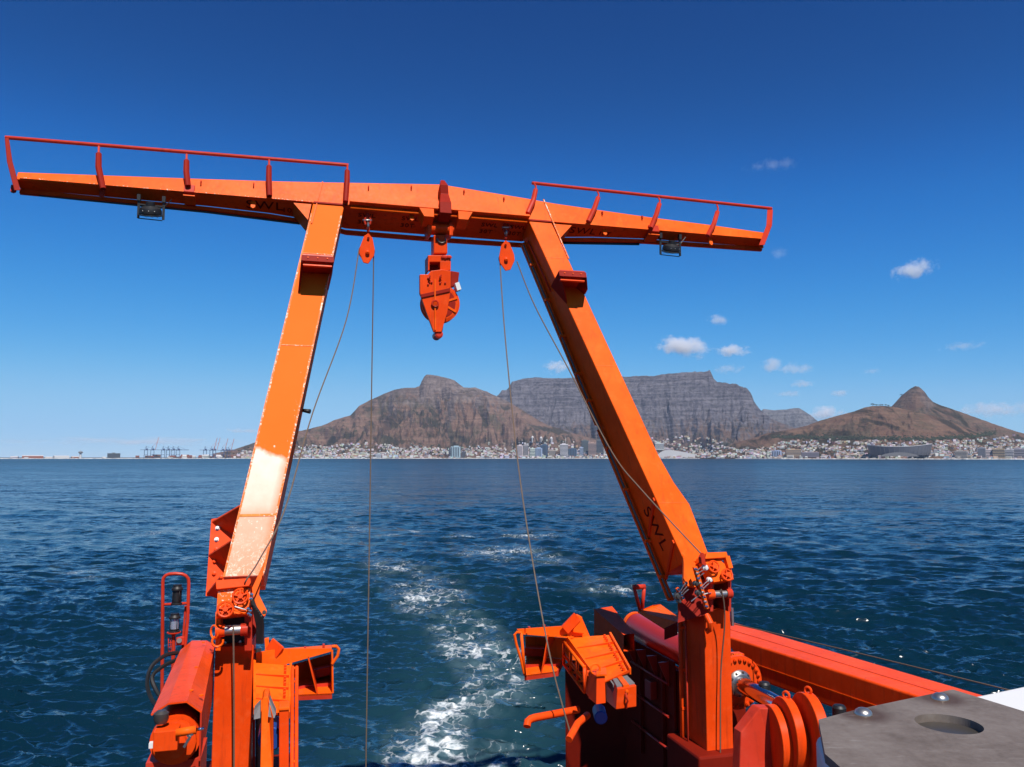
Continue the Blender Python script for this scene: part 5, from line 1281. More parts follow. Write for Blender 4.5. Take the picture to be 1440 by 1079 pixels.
def edge_pt(an):
    e = Vector((math.cos(an), math.sin(an), 0)); best = None
    for i in range(len(outer)):
        a, b = outer[i], outer[(i + 1) % len(outer)]
        d = b - a; den = e.x * d.y - e.y * d.x
        if abs(den) < 1e-9: continue
        t_ = ((a.x - hc_.x) * d.y - (a.y - hc_.y) * d.x) / den
        s_ = ((a.x - hc_.x) * e.y - (a.y - hc_.y) * e.x) / den
        if t_ > 0 and -1e-6 <= s_ <= 1 + 1e-6 and (best is None or t_ < best): best = t_
    return hc_ + e * (best or .2)
angs = sorted([2 * math.pi * k / NS for k in range(NS)] + [math.atan2(p.y - hc_.y, p.x - hc_.x) % (2 * math.pi) for p in outer])
TH = .022
pm = MB()
oi = [hc_ + Vector((math.cos(a), math.sin(a), 0)) * hr for a in angs]; oo = [edge_pt(a) for a in angs]
n_ = len(angs)
vs = [p - Z * TH for p in oi] + [p - Z * TH for p in oo] + oi + oo
fs = []
for i in range(n_):
    j = (i + 1) % n_
    fs += [(2 * n_ + i, 2 * n_ + j, 3 * n_ + j, 3 * n_ + i), (i, n_ + i, n_ + j, j), (n_ + i, 3 * n_ + i, 3 * n_ + j, n_ + j), (i, j, 2 * n_ + j, 2 * n_ + i)]
pm.add(vs, fs); pm.build('plate', M['plate'], pl)
MB().cyl(hc_ - Z * .0255, hc_ - Z * .021, hr * .99, 32).build('hole_floor', M['grease'], pl)
for x, y in ((1214, 1004), (1322, 982.5)):
    p = fp(x, y, 0); MB().lathe(p, Z, [(.0245, -.002), (.0245, .002), (.021, .009), (.014, .0145), (.005, .017), (0, .0172)], 24).build('bolt', M['chrome'] if False else M['steel'], pl)
# ------------------------------------------------------------------ far shore: buildings
def objcol_mat(name, rough=0.8, var=.12):
    m, nt, b = mat(name)
    oi = nt.nodes.new('ShaderNodeObjectInfo')
    c = mixc(nt, noise(nt, worldco(nt), .15, 3), oi.outputs['Color'], (0, 0, 0))
    mm = nt.nodes.new('ShaderNodeMix'); mm.data_type = 'RGBA'; mm.blend_type = 'MULTIPLY'
    nt.links.new(oi.outputs['Color'], mm.inputs[6]); mm.inputs[0].default_value = .5
    nt.links.new(ramp(nt, noise(nt, worldco(nt), .12, 3), [(.3, (.75,) * 3), (.7, (1,) * 3)]).outputs[0], mm.inputs[7])
    nt.links.new(mm.outputs[2], b.inputs['Base Color']); b.inputs['Roughness'].default_value = rough
    return m
M['wall'] = objcol_mat('far_wall')
M['win'] = plain('far_windows', (.035, .045, .06), .25)
M['roof_red'] = plain('tiled_roof', (.22, .085, .05), .8)
M['roof_grey'] = plain('grey_roof', (.16, .16, .165), .8)
M['roof_white'] = plain('white_roof', (.48, .48, .48), .6)
def unit_mesh(name, parts, mats):
    me = bpy.data.meshes.new(name); vs, fs, mi = [], [], []
    for (x0, x1, y0, y1, z0, z1, m_, gable) in parts:
        b = len(vs)
        vs += [(x0, y0, z0), (x1, y0, z0), (x1, y1, z0), (x0, y1, z0), (x0, y0, z1), (x1, y0, z1), (x1, y1, z1), (x0, y1, z1)]
        q = [(0, 1, 5, 4), (1, 2, 6, 5), (2, 3, 7, 6), (3, 0, 4, 7)]
        if gable:
            vs += [(x0, (y0 + y1) / 2, z1 + gable), (x1, (y0 + y1) / 2, z1 + gable)]
            fs += [tuple(b + i for i in f) for f in q]; mi += [m_] * 4
            for f in ((4, 5, 9, 8), (6, 7, 8, 9)): fs.append(tuple(b + i for i in f)); mi.append(m_ + 1)
            for f in ((5, 6, 9), (7, 4, 8)): fs.append(tuple(b + i for i in f)); mi.append(m_)
        else:
            fs += [tuple(b + i for i in f) for f in q + [(4, 5, 6, 7)]]; mi += [m_] * 5
    me.from_pydata(vs, [], fs); me.polygons.foreach_set('material_index', mi)
    for m in mats: me.materials.append(m)
    return me
def bands(n, z0=.12, z1=.95, fill=.5):
    out = []
    for k in range(n):
        a = z0 + (z1 - z0) * k / n; out.append((-.5, .5, -.505, .505, a, a + (z1 - z0) / n * fill, 1, 0))
        out.append((-.505, .505, -.5, .5, a, a + (z1 - z0) / n * fill, 1, 0))
    return out
def cols(n):
    return [(-.46 + .92 * k / n, -.46 + .92 * (k + .55) / n, -.506, .506, .08, .94, 1, 0) for k in range(n)]
TM = {'gable_red': unit_mesh('house', [(-.5, .5, -.5, .5, 0, .7, 0, .3)], [M['wall'], M['roof_red']]),
      'gable_grey': unit_mesh('house', [(-.5, .5, -.5, .5, 0, .7, 0, .3)], [M['wall'], M['roof_grey']]),
      'flat': unit_mesh('house', [(-.5, .5, -.5, .5, 0, 1, 0, 0), (-.44, .44, -.505, .505, .3, .6, 1, 0)], [M['wall'], M['win']]),
      'block': unit_mesh('block', [(-.5, .5, -.5, .5, 0, 1, 0, 0), (-.15, .1, -.2, .2, 1, 1.1, 0, 0)] + bands(5), [M['wall'], M['win']]),
      'tall': unit_mesh('tower', [(-.5, .5, -.5, .5, 0, 1, 0, 0), (-.25, .2, -.3, .3, 1, 1.06, 0, 0)] + bands(9, fill=.55), [M['wall'], M['win']]),
      'fins': unit_mesh('tower', [(-.5, .5, -.5, .5, 0, 1, 0, 0), (-.2, .3, -.3, .3, 1, 1.08, 0, 0)] + cols(5), [M['wall'], M['win']]),
      'shed': unit_mesh('shed', [(-.5, .5, -.5, .5, 0, .75, 0, .25), (-.4, -.2, -.51, -.5, 0, .5, 1, 0)], [M['wall'], M['roof_white']])}
PAL = {'white': (.54, .53, .52), 'cream': (.42, .37, .30), 'grey': (.30, .30, .31), 'tan': (.36, .27, .20), 'pale blue': (.34, .42, .52), 'brown': (.18, .10, .075), 'brick red': (.27, .085, .055), 'dark grey': (.10, .11, .125), 'dark blue': (.045, .085, .15)}
def at_px(x, y):
    p = on_land(x, y)
    if p is None:
        d = px_dir(np.array(float(x)), np.array(643.0)); r = shore_r(x) + 25 + max(0, 645.5 - y) * 60
        h = math.hypot(d[0], d[1]); p = Vector((d[0] / h * r, d[1] / h * r, 2.4))
    return p
_lab = {}
def uniq(base, z, x, y, w_):
    a = 'wide ' if w_ > 4.3 else 'narrow ' if w_ < 2.9 else ''
    h = 'low ' if y > 640 else 'higher ' if y < 631 else ''
    return (h + a + base + z).strip()

def building(name, mesh, x, y, wpx, hpx, col, label, cat, group, dep=.7, rot=None):
    p = at_px(x, y); k = math.hypot(p.x, p.y) / FPX
    o = bpy.data.objects.new(name, TM[mesh]); COL.objects.link(o)
    o.location = p - Z * 3; o.scale = (wpx * k, wpx * k * dep, hpx * k + 3)
    o.rotation_euler = (0, 0, math.atan2(-p.x, p.y) + (rng.uniform(-.35, .35) if rot is None else rot))
    o.color = (*[c * rng.uniform(.9, 1.1) for c in PAL[col]], 1)
    return tag(o, label, cat, group)
big = [  # x, base y, width, height, mesh, colour, label
 (642, 643.5, 13, 15, 'fins', 'pale blue', 'pale blue tower block with vertical fins, tallest left of the second wire'),
 (634.5, 643, 5, 12, 'tall', 'dark grey', 'slim dark tower touching the pale blue finned block'),
 (653, 643.5, 6, 8, 'block', 'dark grey', 'small dark block right of the pale blue finned tower'),
 (731.5, 642, 8, 15, 'fins', 'white', 'white office block with dark upright stripes just right of the second wire'),
 (740, 642, 7, 16, 'tall', 'grey', 'grey office tower next to the white block with dark stripes'),
 (749, 643, 8, 12, 'block', 'white', 'white banded block between the grey tower and the blue glass building'),
 (758, 642.5, 9, 12, 'fins', 'pale blue', 'lower wing of the wide blue glass building'),
 (765, 642.5, 10, 16, 'fins', 'dark blue', 'wide blue glass building with a slanted white stripe'),
 (778, 643, 12, 9, 'block', 'cream', 'cream low block right of the blue glass building'),
 (793, 643.5, 11, 18, 'tall', 'white', 'tall white slab with a mast on its roof'),
 (805, 642.5, 12, 11, 'fins', 'dark blue', 'dark blue glass block beside the tall white slab'),
 (818, 642, 5, 12, 'tall', 'pale blue', 'thin pale blue tower left of the arched tan block'),
 (823, 637, 10, 17, 'tall', 'dark grey', 'dark tower standing behind the arched tan block'),
 (833, 641, 11, 18, 'tall', 'tan', 'tan stepped block under the clean orange leg'),
 (844, 638, 8, 19, 'tall', 'dark grey', 'darkest tall tower beside the clean orange leg'),
 (851, 640, 4, 16, 'tall', 'white', 'thin white tower right at the edge of the clean orange leg'),
 (926, 634, 12, 9, 'block', 'white', 'white block high behind the white arched hall'),
 (940, 637, 8, 6, 'block', 'white', 'small white block beside the white arched hall'),
 (1115, 643, 19, 10, 'block', 'tan', 'long tan hotel block left of the stadium'),
 (1138, 643, 22, 6, 'block', 'grey', 'low grey block beside the tan hotel'),
 (1092, 643, 12, 8, 'fins', 'pale blue', 'pale blue glazed block at the water left of the tan hotel'),
 (1350, 644.5, 13, 9, 'block', 'cream', 'cream seafront block just right of the stadium'),
 (1380, 644, 8, 12, 'tall', 'grey', 'grey seafront tower at the start of the apartment row'),
 (1391, 644, 11, 10, 'block', 'white', 'white apartment block, first in the seafront row after the grey tower'),
 (1404, 644, 12, 11, 'block', 'tan', 'tan apartment block in the middle of the seafront row'),
 (1417, 644, 11, 10, 'block', 'white', 'white apartment block, last in the seafront row before the edge'),
 (1431, 644, 14, 11, 'block', 'grey', 'grey apartment block cut by the edge of the view'),
 (160, 644, 14, 6.5, 'block', 'dark grey', 'dark square warehouse standing alone on the flat harbour shore'),
 (46, 644.5, 22, 4, 'shed', 'brick red', 'long reddish shed, nearest to the open horizon'),
 (86, 644.5, 16, 3.5, 'shed', 'white', 'pale low shed between the control tower and the open horizon')]
for x, y, w, h, ms, c, lab in big:
    building('office_building' if ms in ('tall', 'fins') else 'apartment_block' if ms == 'block' else 'warehouse', ms, x, y, w, h, c, lab, 'building', 'large buildings on the far shore', .8, rng.uniform(-.2, .2))
def far_thing(name, x, y, label, cat, group=None):
    p = at_px(x, y); k = math.hypot(p.x, p.y) / FPX
    return p, k, math.atan2(-p.x, p.y)
# three round-topped towers on the slope
for i, (x, lab) in enumerate(((749, 'slim white round tower with pointed cap, nearest the second wire'), (761, 'slim white round tower with pointed cap, middle one of three'), (776, 'slim white round tower with pointed cap, farthest from the second wire'))):
    p, k, a = far_thing('t', x, 623.5, lab, 'tower')
    o = MB().lathe(p - Z * 3, Z, [(2.1 * k, 0), (2.1 * k, 7.2 * k), (1.5 * k, 8 * k), (.4 * k, 9.2 * k), (0, 9.4 * k)], 12).build('round_tower', M['roof_white'], None, org=p)
    tag(o, lab, 'tower', 'three white towers on the slope')
    for dx in (-.9, .9): MB().box(p + Vector((dx * k, -2.05 * k, 3.6 * k)), Vector((.3 * k, 0, 0)), Vector((0, .3 * k, 0)), Z * 2.6 * k).build('window_strip', M['win'], o)
p, k, a = far_thing('t', 762, 624, '', '')
tag(MB().box(p + Z * 2, Vector((18 * k, 0, 0)), Vector((0, 12, 0)), Z * 5).build('podium_building', M['win'], None, org=p), 'low dark building at the feet of the three white towers', 'building')
p, k, a = far_thing('m', 795.5, 626, '', '')
tag(MB().tube([p, p + Z * 10 * k], [.5 * k, .15 * k], 6).build('mast', M['roof_white']), 'thin white mast above the tall white slab', 'mast')
p, k, a = far_thing('c', 113, 644.5, '', '')
tw = thing('control_tower', p, 'white harbour control tower with a wide top on the flat shore', 'tower')
MB().lathe(p, Z, [(1.6 * k, 0), (1.1 * k, 6 * k)], 12).build('shaft', M['roof_white'], tw)
MB().lathe(p + Z * 6 * k, Z, [(1.4 * k, 0), (2.6 * k, .8 * k), (2.6 * k, 2 * k), (1.5 * k, 2.6 * k), (0, 2.8 * k)], 12).build('cab', M['roof_grey'], tw)
MB().tube([p + Z * 8.7 * k, p + Z * 11 * k], .15 * k, 5).build('aerial', M['roof_white'], tw)
# white arched hall
p, k, a = far_thing('h', 952, 644, '', '')
X_, Y_ = Vector((math.cos(a), math.sin(a), 0)), Vector((-math.sin(a), math.cos(a), 0))
hl = MB(); prof = [(0, 0), (0, 5), (.08, 8), (.2, 10.5), (.34, 11), (.5, 9.5), (.7, 8), (1, 4.5), (1, 0)]
hl.prism([p - X_ * 25 * k + X_ * 50 * k * t_ + Z * h_ * k for t_, h_ in prof], Y_ * 40 * k)
tag(hl.build('exhibition_hall', M['roof_white'], None, org=p), 'long white hall with a curved roof by the water', 'hall')
# stadium
p, k, a = far_thing('s', 1262, 643, '', '')
p = p + Y_ * 0
X_, Y_ = Vector((math.cos(a), math.sin(a), 0)), Vector((-math.sin(a), math.cos(a), 0))
st = thing('stadium', p, 'grey bowl-shaped stadium with a sagging rim in front of the brown hill', 'stadium')
def ell(rx, ry, zf, n=56): return [p + X_ * math.cos(t_) * rx * .84 * k + Y_ * math.sin(t_) * ry * .84 * k + Z * zf(t_) * k for t_ in [2 * math.pi * i / n for i in range(n)]]
rim = lambda t_: 12.2 + 3.2 * math.cos(t_) ** 2 + .5 * math.cos(t_)
M['stad'] = plain('stadium_skin', (.13, .135, .16), .5, .2, .15, .1)
MB().loft([ell(40, 32, lambda t_: 2), ell(42, 34, lambda t_: 7), ell(44, 35, rim), ell(41, 32.5, lambda t_: rim(t_) - .2), ell(24, 18, lambda t_: rim(t_) - 3.5)], caps=False, smooth=True).build('bowl', M['stad'], st)
for i in range(40):
    t_ = 2 * math.pi * i / 40
    a0_, a1_ = p + X_ * math.cos(t_) * 34.5 * k + Y_ * math.sin(t_) * 28 * k + Z * 3 * k, p + X_ * math.cos(t_) * 37.1 * k + Y_ * math.sin(t_) * 29.5 * k + Z * (rim(t_) - .5) * k
    if a0_.y < p.y + 10: MB().bar(a0_, a1_, .35 * k, .35 * k).build('facade_rib', M['roof_grey'], st)
MB().loft([ell(44.4, 35.4, lambda t_: rim(t_)), ell(44.4, 35.4, lambda t_: rim(t_) + .7)], caps=False).build('rim_band', M['roof_white'], st)
MB().prism([p - Y_ * 31 * k + X_ * (-22 + 44 * i / 12) * k + Z * (.5 + 5.2 * math.sin(math.pi * i / 12) ** .6) * k for i in range(13)], Y_ * 4 * k).build('entrance_front', M['roof_grey'], st)
# harbour cranes
M['crane_blue'] = plain('crane_blue', (.05, .075, .16), .6)
M['crane_red'] = plain('crane_red', (.50, .13, .09), .6)
def crane_mesh(up):
    b = MB(); X1, Y1 = Vector((1, 0, 0)), Vector((0, 1, 0))
    for x in (-9, 9):
        for y in (-9, 9): b.bar((x, y, 0), (x * .9, y, 46), 1.5, 1.5)
        b.bar((x, -9, 14), (x, 9, 14), 1.6, 1.6); b.bar((x * .9, -9, 46), (x * .9, 9, 46), 2, 2)
    for y in (-9, 9): b.bar((-9, y, 22), (9, y, 22), 1.6, 1.6); b.bar((-8, y, 46), (8, y, 46), 2, 2)
    b.bar((-30, 0, 48), (14, 0, 48), 2.2, 2.2)
    b.bar((-6, 0, 49), (0, 0, 68), 1.6, 1.6); b.bar((6, 0, 49), (0, 0, 68), 1.6, 1.6)
    b.box((4, 0, 52), X1 * 5, Y1 * 3, Z * 3)
    return b
def crane(x, label, up_, red=False):
    p = at_px(x, 644.5); k = math.hypot(p.x, p.y) / FPX
    r = thing('harbour_crane', p, label, 'crane', 'container cranes in the far harbour')
    rot = Matrix.Rotation(math.atan2(-p.x, p.y) + rng.uniform(-.25, .25), 3, 'Z')
    b = crane_mesh(up_); b.v = [rot @ v * 1.35 + p for v in b.v]; b.build('frame', M['crane_blue'], r)
    bo = MB()
    if up_: bo.bar((14, -2, 48), (30, -2, 118), 1.8, 1.8); bo.bar((14, 2, 48), (30, 2, 118), 1.8, 1.8); [bo.bar((14 + 16 * t_, -2, 48 + 70 * t_), (14 + 16 * t_, 2, 48 + 70 * t_), 1.2, 1.2) for t_ in (.2, .4, .6, .8, 1)]; bo.bar((0, 0, 68), (24, 0, 92), .8, .8)
    else: bo.bar((14, -2, 48), (58, -2, 48), 2.4, 2.6); bo.bar((14, 2, 48), (58, 2, 48), 2.4, 2.6); bo.bar((0, 0, 68), (45, 0, 50), .8, .8)
    bo.v = [rot @ v * 1.35 + p for v in bo.v]; bo.build('boom', M['crane_red'] if up_ else M['crane_blue'], r)
for x, u_, lab in ((205, 0, 'blue crane with a level boom, farthest out along the harbour'), (214, 1, 'blue crane with one thin boom raised, second from the open horizon'), (229, 0, 'blue level-boomed crane, first of the tight row of four'), (236, 0, 'blue level-boomed crane, second of the tight row of four'),
                   (243, 0, 'blue level-boomed crane, third of the tight row of four'), (250, 0, 'blue level-boomed crane, fourth of the tight row of four'), (288, 0, 'blue level-boomed crane before the pair with raised booms'), (297, 1, 'crane with the tallest raised pale red boom, first of its pair'),
                   (301, 1, 'crane with the tallest raised pale red boom, second of its pair'), (313, 1, 'crane with a shorter raised boom above the red containers'), (322, 1, 'crane with a raised boom nearest the bleached leg'), (318, 0, 'blue level-boomed crane hidden among raised booms near the bleached leg')):
    crane(x, lab, u_)
# container stacks and low harbour sheds
n_ind = 0
zones = [(0, 100, 'on the shore towards open horizon'), (100, 200, 'on the flat shore before the cranes'), (200, 270, 'under the row of blue cranes'), (270, 345, 'under the raised crane booms'),
         (345, 430, 'just behind the bleached leg'), (430, 525, 'between bleached leg and vertical wire'), (525, 620, 'at the foot of the pointed mountain'), (620, 725, 'around the pale blue finned tower'), (725, 800, 'below the three white towers'),
         (800, 880, 'around the clean leg at the shore'), (880, 990, 'behind the white curved hall'), (990, 1090, 'between curved hall and brown hill'), (1090, 1220, 'between brown hill and tan hotel'), (1220, 1310, 'behind the grey stadium'), (1310, 1380, 'between stadium and grey seafront tower'), (1380, 1445, 'above the seafront apartment row')]
def zone(x): return [z for a, b_, z in zones if a <= x < b_ or b_ == 1445][0]
for k_ in range(46):
    x = rng.choice([rng.uniform(20, 200), rng.uniform(200, 330), rng.uniform(296, 330), rng.uniform(235, 262)])
    c = rng.choice(['brick red', 'brick red', 'brown', 'grey', 'white'] if x > 190 else ['brick red', 'white', 'cream', 'grey'])
    w_, h_ = rng.uniform(4, 9), rng.uniform(2, 5.0 if x > 190 else 3)
    isc = x > 190 and c in ('brick red', 'brown')
    building('container_stack' if isc else 'warehouse', 'flat' if isc else 'shed', x, rng.uniform(643.6, 645), w_, h_, c, ('tall ' if h_ > 3.6 else 'flat ' if h_ < 2.6 else '') + ('wide ' if w_ > 7.4 else 'short ' if w_ < 5.4 else '') + ('stack of %s containers ' % c if isc else '%s shed ' % c) + zone(x), 'containers' if isc else 'warehouse', 'low sheds and container stacks in the harbour', .6); n_ind += 1
# houses: upper limit of the built-up slopes, in degrees of view mapped through the terrain
top_y = lambda x: float(np.interp(x, [330, 360, 415, 470, 505, 560, 600, 640, 690, 740, 790, 860, 925, 960, 1000, 1030, 1060, 1100, 1150, 1220, 1300, 1350, 1385, 1420, 1440], [636, 631, 629, 627, 623, 626, 630, 633, 628, 622, 621, 622, 616, 614, 618, 629, 634, 622, 619, 620, 621, 619, 615, 611, 611]))
hs = []
for k_ in range(5600):
    x = rng.uniform(335, 1440)
    yt = top_y(x); y = yt + (645.5 - yt) * rng.random() ** (.75)
    if fbm(np.array(x / 16.0), np.array(y / 3.2), 3, 8) < .36 + .12 * ((645 - y) / 25): continue
    hs.append((x, y))
hs.sort(key=lambda q: -q[1])
vsA, fsA, cA = [], [], []
names_ind = 300 - len(big) - n_ind - 8
pick = set(rng.sample(range(len(hs)), names_ind))
for i, (x, y) in enumerate(hs):
    c = rng.choices(['white', 'cream', 'grey', 'tan', 'brown', 'pale blue', 'dark grey'], [40, 18, 14, 10, 8, 5, 5])[0]
    w_ = rng.uniform(1.5, 3.5); h_ = rng.uniform(.9, 1.9)
    if y > 641 and rng.random() < .35: w_ *= 1.7; h_ *= 1.5
    if i in pick:
        w_ *= 1.45; h_ *= 1.45
        ms = rng.choice(['gable_red', 'gable_grey', 'flat', 'flat', 'block'])
        if ms == 'block': h_ *= 1.5
        rf = {'gable_red': ' house with a tiled roof ', 'gable_grey': ' house with a grey roof ', 'flat': ' flat-roofed house ', 'block': ' apartment block '}[ms]
        building('apartment_block' if ms == 'block' else 'house', ms, x, y, w_, h_, c, uniq(c + rf, zone(x), x, y, w_), 'building' if ms == 'block' else 'house', 'houses ' + zone(x), .8)
        continue
    p = at_px(x, y); k = math.hypot(p.x, p.y) / FPX
    a = rng.uniform(-.6, .6) + math.atan2(-p.x, p.y); w2, d2, hh = w_ * k / 2, w_ * k * .35, h_ * k
    ex, ey = Vector((math.cos(a), math.sin(a), 0)), Vector((-math.sin(a), math.cos(a), 0))
    b0 = len(vsA); g_ = .35 * hh if rng.random() < .6 else 0
    base = [p - ex * w2 - ey * d2, p + ex * w2 - ey * d2, p + ex * w2 + ey * d2, p - ex * w2 + ey * d2]
    vsA += [q - Z * 4 for q in base] + [q + Z * hh for q in base] + [p - ex * w2 + Z * (hh + g_), p + ex * w2 + Z * (hh + g_)]
    col = [q * rng.uniform(.75, 1.1) for q in PAL[c]]; rc = rng.choice([(.2, .09, .06), (.16, .16, .17), (.5, .5, .49), (.3, .22, .17)])
    for f in ((0, 1, 5, 4), (1, 2, 6, 5), (2, 3, 7, 6), (3, 0, 4, 7)): fsA.append(tuple(b0 + t_ for t_ in f)); cA.append(col)
    for f in ((4, 5, 9, 8), (6, 7, 8, 9), (5, 6, 9), (7, 4, 8)): fsA.append(tuple(b0 + t_ for t_ in f)); cA.append(rc)
me = bpy.data.meshes.new('far_houses'); me.from_pydata(vsA, [], fsA)
ca = me.attributes.new('Col', 'FLOAT_COLOR', 'FACE'); ca.data.foreach_set('color', np.array([(*c, 1) for c in cA], np.float32).ravel())
m, nt, b = mat('far_house_walls'); an_ = nt.nodes.new('ShaderNodeAttribute'); an_.attribute_name = 'Col'
nt.links.new(an_.outputs['Color'], b.inputs['Base Color']); b.inputs['Roughness'].default_value = .85
me.materials.append(m)
fh = bpy.data.objects.new('far_houses', me); COL.objects.link(fh)
tag(fh, 'mass of tiny pale houses spread along the far shore and lower slopes', None, None, 'stuff')
# trees among the houses, belt at the foot of the brown hill, bushes
M['far_leaf'] = plain('far_foliage', (.028, .038, .018), .9, 0, .5, .05)
def blobs(pts, name, label):
    vs, fs = [], []
    for (p, r_, h_) in pts:
        b0 = len(vs); n_ = 6; a0_ = rng.random() * 6
        for (rr, zz) in ((.55, .05), (1.0, .38), (.7, .8)):
            for i in range(n_):
                t_ = a0_ + 2 * math.pi * i / n_; j = rng.uniform(.75, 1.2)
                vs.append((p.x + math.cos(t_) * rr * r_ * j, p.y + math.sin(t_) * rr * r_ * j, p.z - 1 + zz * h_ * rng.uniform(.85, 1.15)))
        vs.append((p.x, p.y, p.z + h_))
        for ring in (0, 1):
            for i in range(n_): fs.append((b0 + ring * n_ + i, b0 + ring * n_ + (i + 1) % n_, b0 + ring * n_ + n_ + (i + 1) % n_, b0 + ring * n_ + n_ + i))
        for i in range(n_): fs.append((b0 + 2 * n_ + i, b0 + 2 * n_ + (i + 1) % n_, b0 + 3 * n_))
    me = bpy.data.meshes.new(name); me.from_pydata(vs, [], fs); me.materials.append(M['far_leaf'])
    o = bpy.data.objects.new(name, me); COL.objects.link(o); return tag(o, label, None, None, 'stuff')
pts = []
for k_ in range(2900):
    x = rng.uniform(335, 1440); yt = top_y(x); y = yt - 2 + (645 - yt) * rng.random()
    if fbm(np.array(x / 22.0), np.array(y / 4), 3, 19) < .5: continue
    p = at_px(x, y); k = math.hypot(p.x, p.y) / FPX; pts.append((p, rng.uniform(.8, 1.8) * k, rng.uniform(.8, 1.6) * k))
blobs(pts, 'far_trees', 'dark green trees scattered between the far houses')
pts = []
for k_ in range(1700):
    x = rng.uniform(1085, 1400); yb = float(np.interp(x, [1085, 1105, 1200, 1300, 1370, 1400], [617, 617.5, 619.5, 621, 617, 612]))
    y = yb - abs(rng.gauss(0, 1)) * 2.2 - rng.uniform(0, 1.5)
    p = at_px(x, y); k = math.hypot(p.x, p.y) / FPX; pts.append((p, rng.uniform(.7, 1.4) * k, rng.uniform(.7, 1.3) * k))
for k_ in range(900):
    x = rng.uniform(1080, 1390); y = rng.uniform(575, 618)
    if fbm(np.array(x / 30.0), np.array(y / 12), 3, 29) < .52: continue
    p = on_land(x, y)
    if p is None: continue
    k = math.hypot(p.x, p.y) / FPX; pts.append((p, rng.uniform(.35, .8) * k, rng.uniform(.3, .6) * k))
blobs(pts, 'treeline', 'dark belt of trees along the foot of the brown hill')
M['bark'] = plain('bark', (.05, .035, .025), .9)
tl = ['first and largest tree at the lower end of the row on the hill crest', 'round tree next in the row on the hill crest', 'low wide tree in the middle of the row on the hill crest', 'small tree past the middle of the row on the hill crest', 'thin tree near the end of the row on the hill crest', 'last tree of the row towards the rocky head', 'lone tree clinging to the flank of the rocky head']
for i, (x, y, s_) in enumerate(((1228, 570.5, 3.4), (1233, 571, 2.6), (1238, 571, 2.8), (1241.5, 571.3, 2.2), (1246.5, 571.5, 2.4), (1250, 571.7, 2.4), (1268, 557, 2.4))):
    p = None
    for dy in range(0, 8):
        p = on_land(x, y + dy)
        if p is not None: break
    k = math.hypot(p.x, p.y) / FPX
    t = thing('pine_tree', p, 'dark ' + tl[i], 'tree', 'trees on the crest of the brown hill')
    MB().tube([p - Z * 4, p + Z * s_ * .45 * k], [.25 * k, .15 * k], 6).build('trunk', M['bark'], t)
    cb = MB()
    for j in range(9):
        c = p + Vector((rng.uniform(-.5, .5) * s_ * k, rng.uniform(-.5, .5) * s_ * k, s_ * k * rng.uniform(.5, .85))); r_ = s_ * k * rng.uniform(.18, .32)
        cb.lathe(c, Z, [(0, -r_ * .6), (r_, -r_ * .2), (r_ * .8, r_ * .35), (0, r_ * .6)], 7)
    cb.build('crown', M['far_leaf'], t)
# sea wall of pale rock along the whole far shore
sw = MB(); rings = []
for x in range(-60, 1560, 6):
    d = px_dir(np.array(float(x)), np.array(643.0)); h = math.hypot(d[0], d[1]); r_ = shore_r(x)
    dr_ = Vector((d[0] / h, d[1] / h, 0)); q = rng.uniform(.8, 1.3)
    rings.append([dr_ * (r_ - 9) + Z * -1, dr_ * (r_ - 4) + Z * 3.6 * q, dr_ * (r_ + 4) + Z * 4.2 * q, dr_ * (r_ + 9) + Z * 0])
sw.loft(rings, caps=False, closed=False)
m, nt, b = mat('sea_wall_rock'); v = worldco(nt)
nt.links.new(ramp(nt, noise(nt, v, .06, 5, .75), [(.35, (.12, .11, .10)), (.5, (.38, .37, .35)), (.65, (.62, .61, .59))]).outputs[0], b.inputs['Base Color']); b.inputs['Roughness'].default_value = .9
tag(sw.build('sea_wall', m, None, org=(0, 6000, 0)), 'low pale rock sea wall along the far waterline', 'wall')

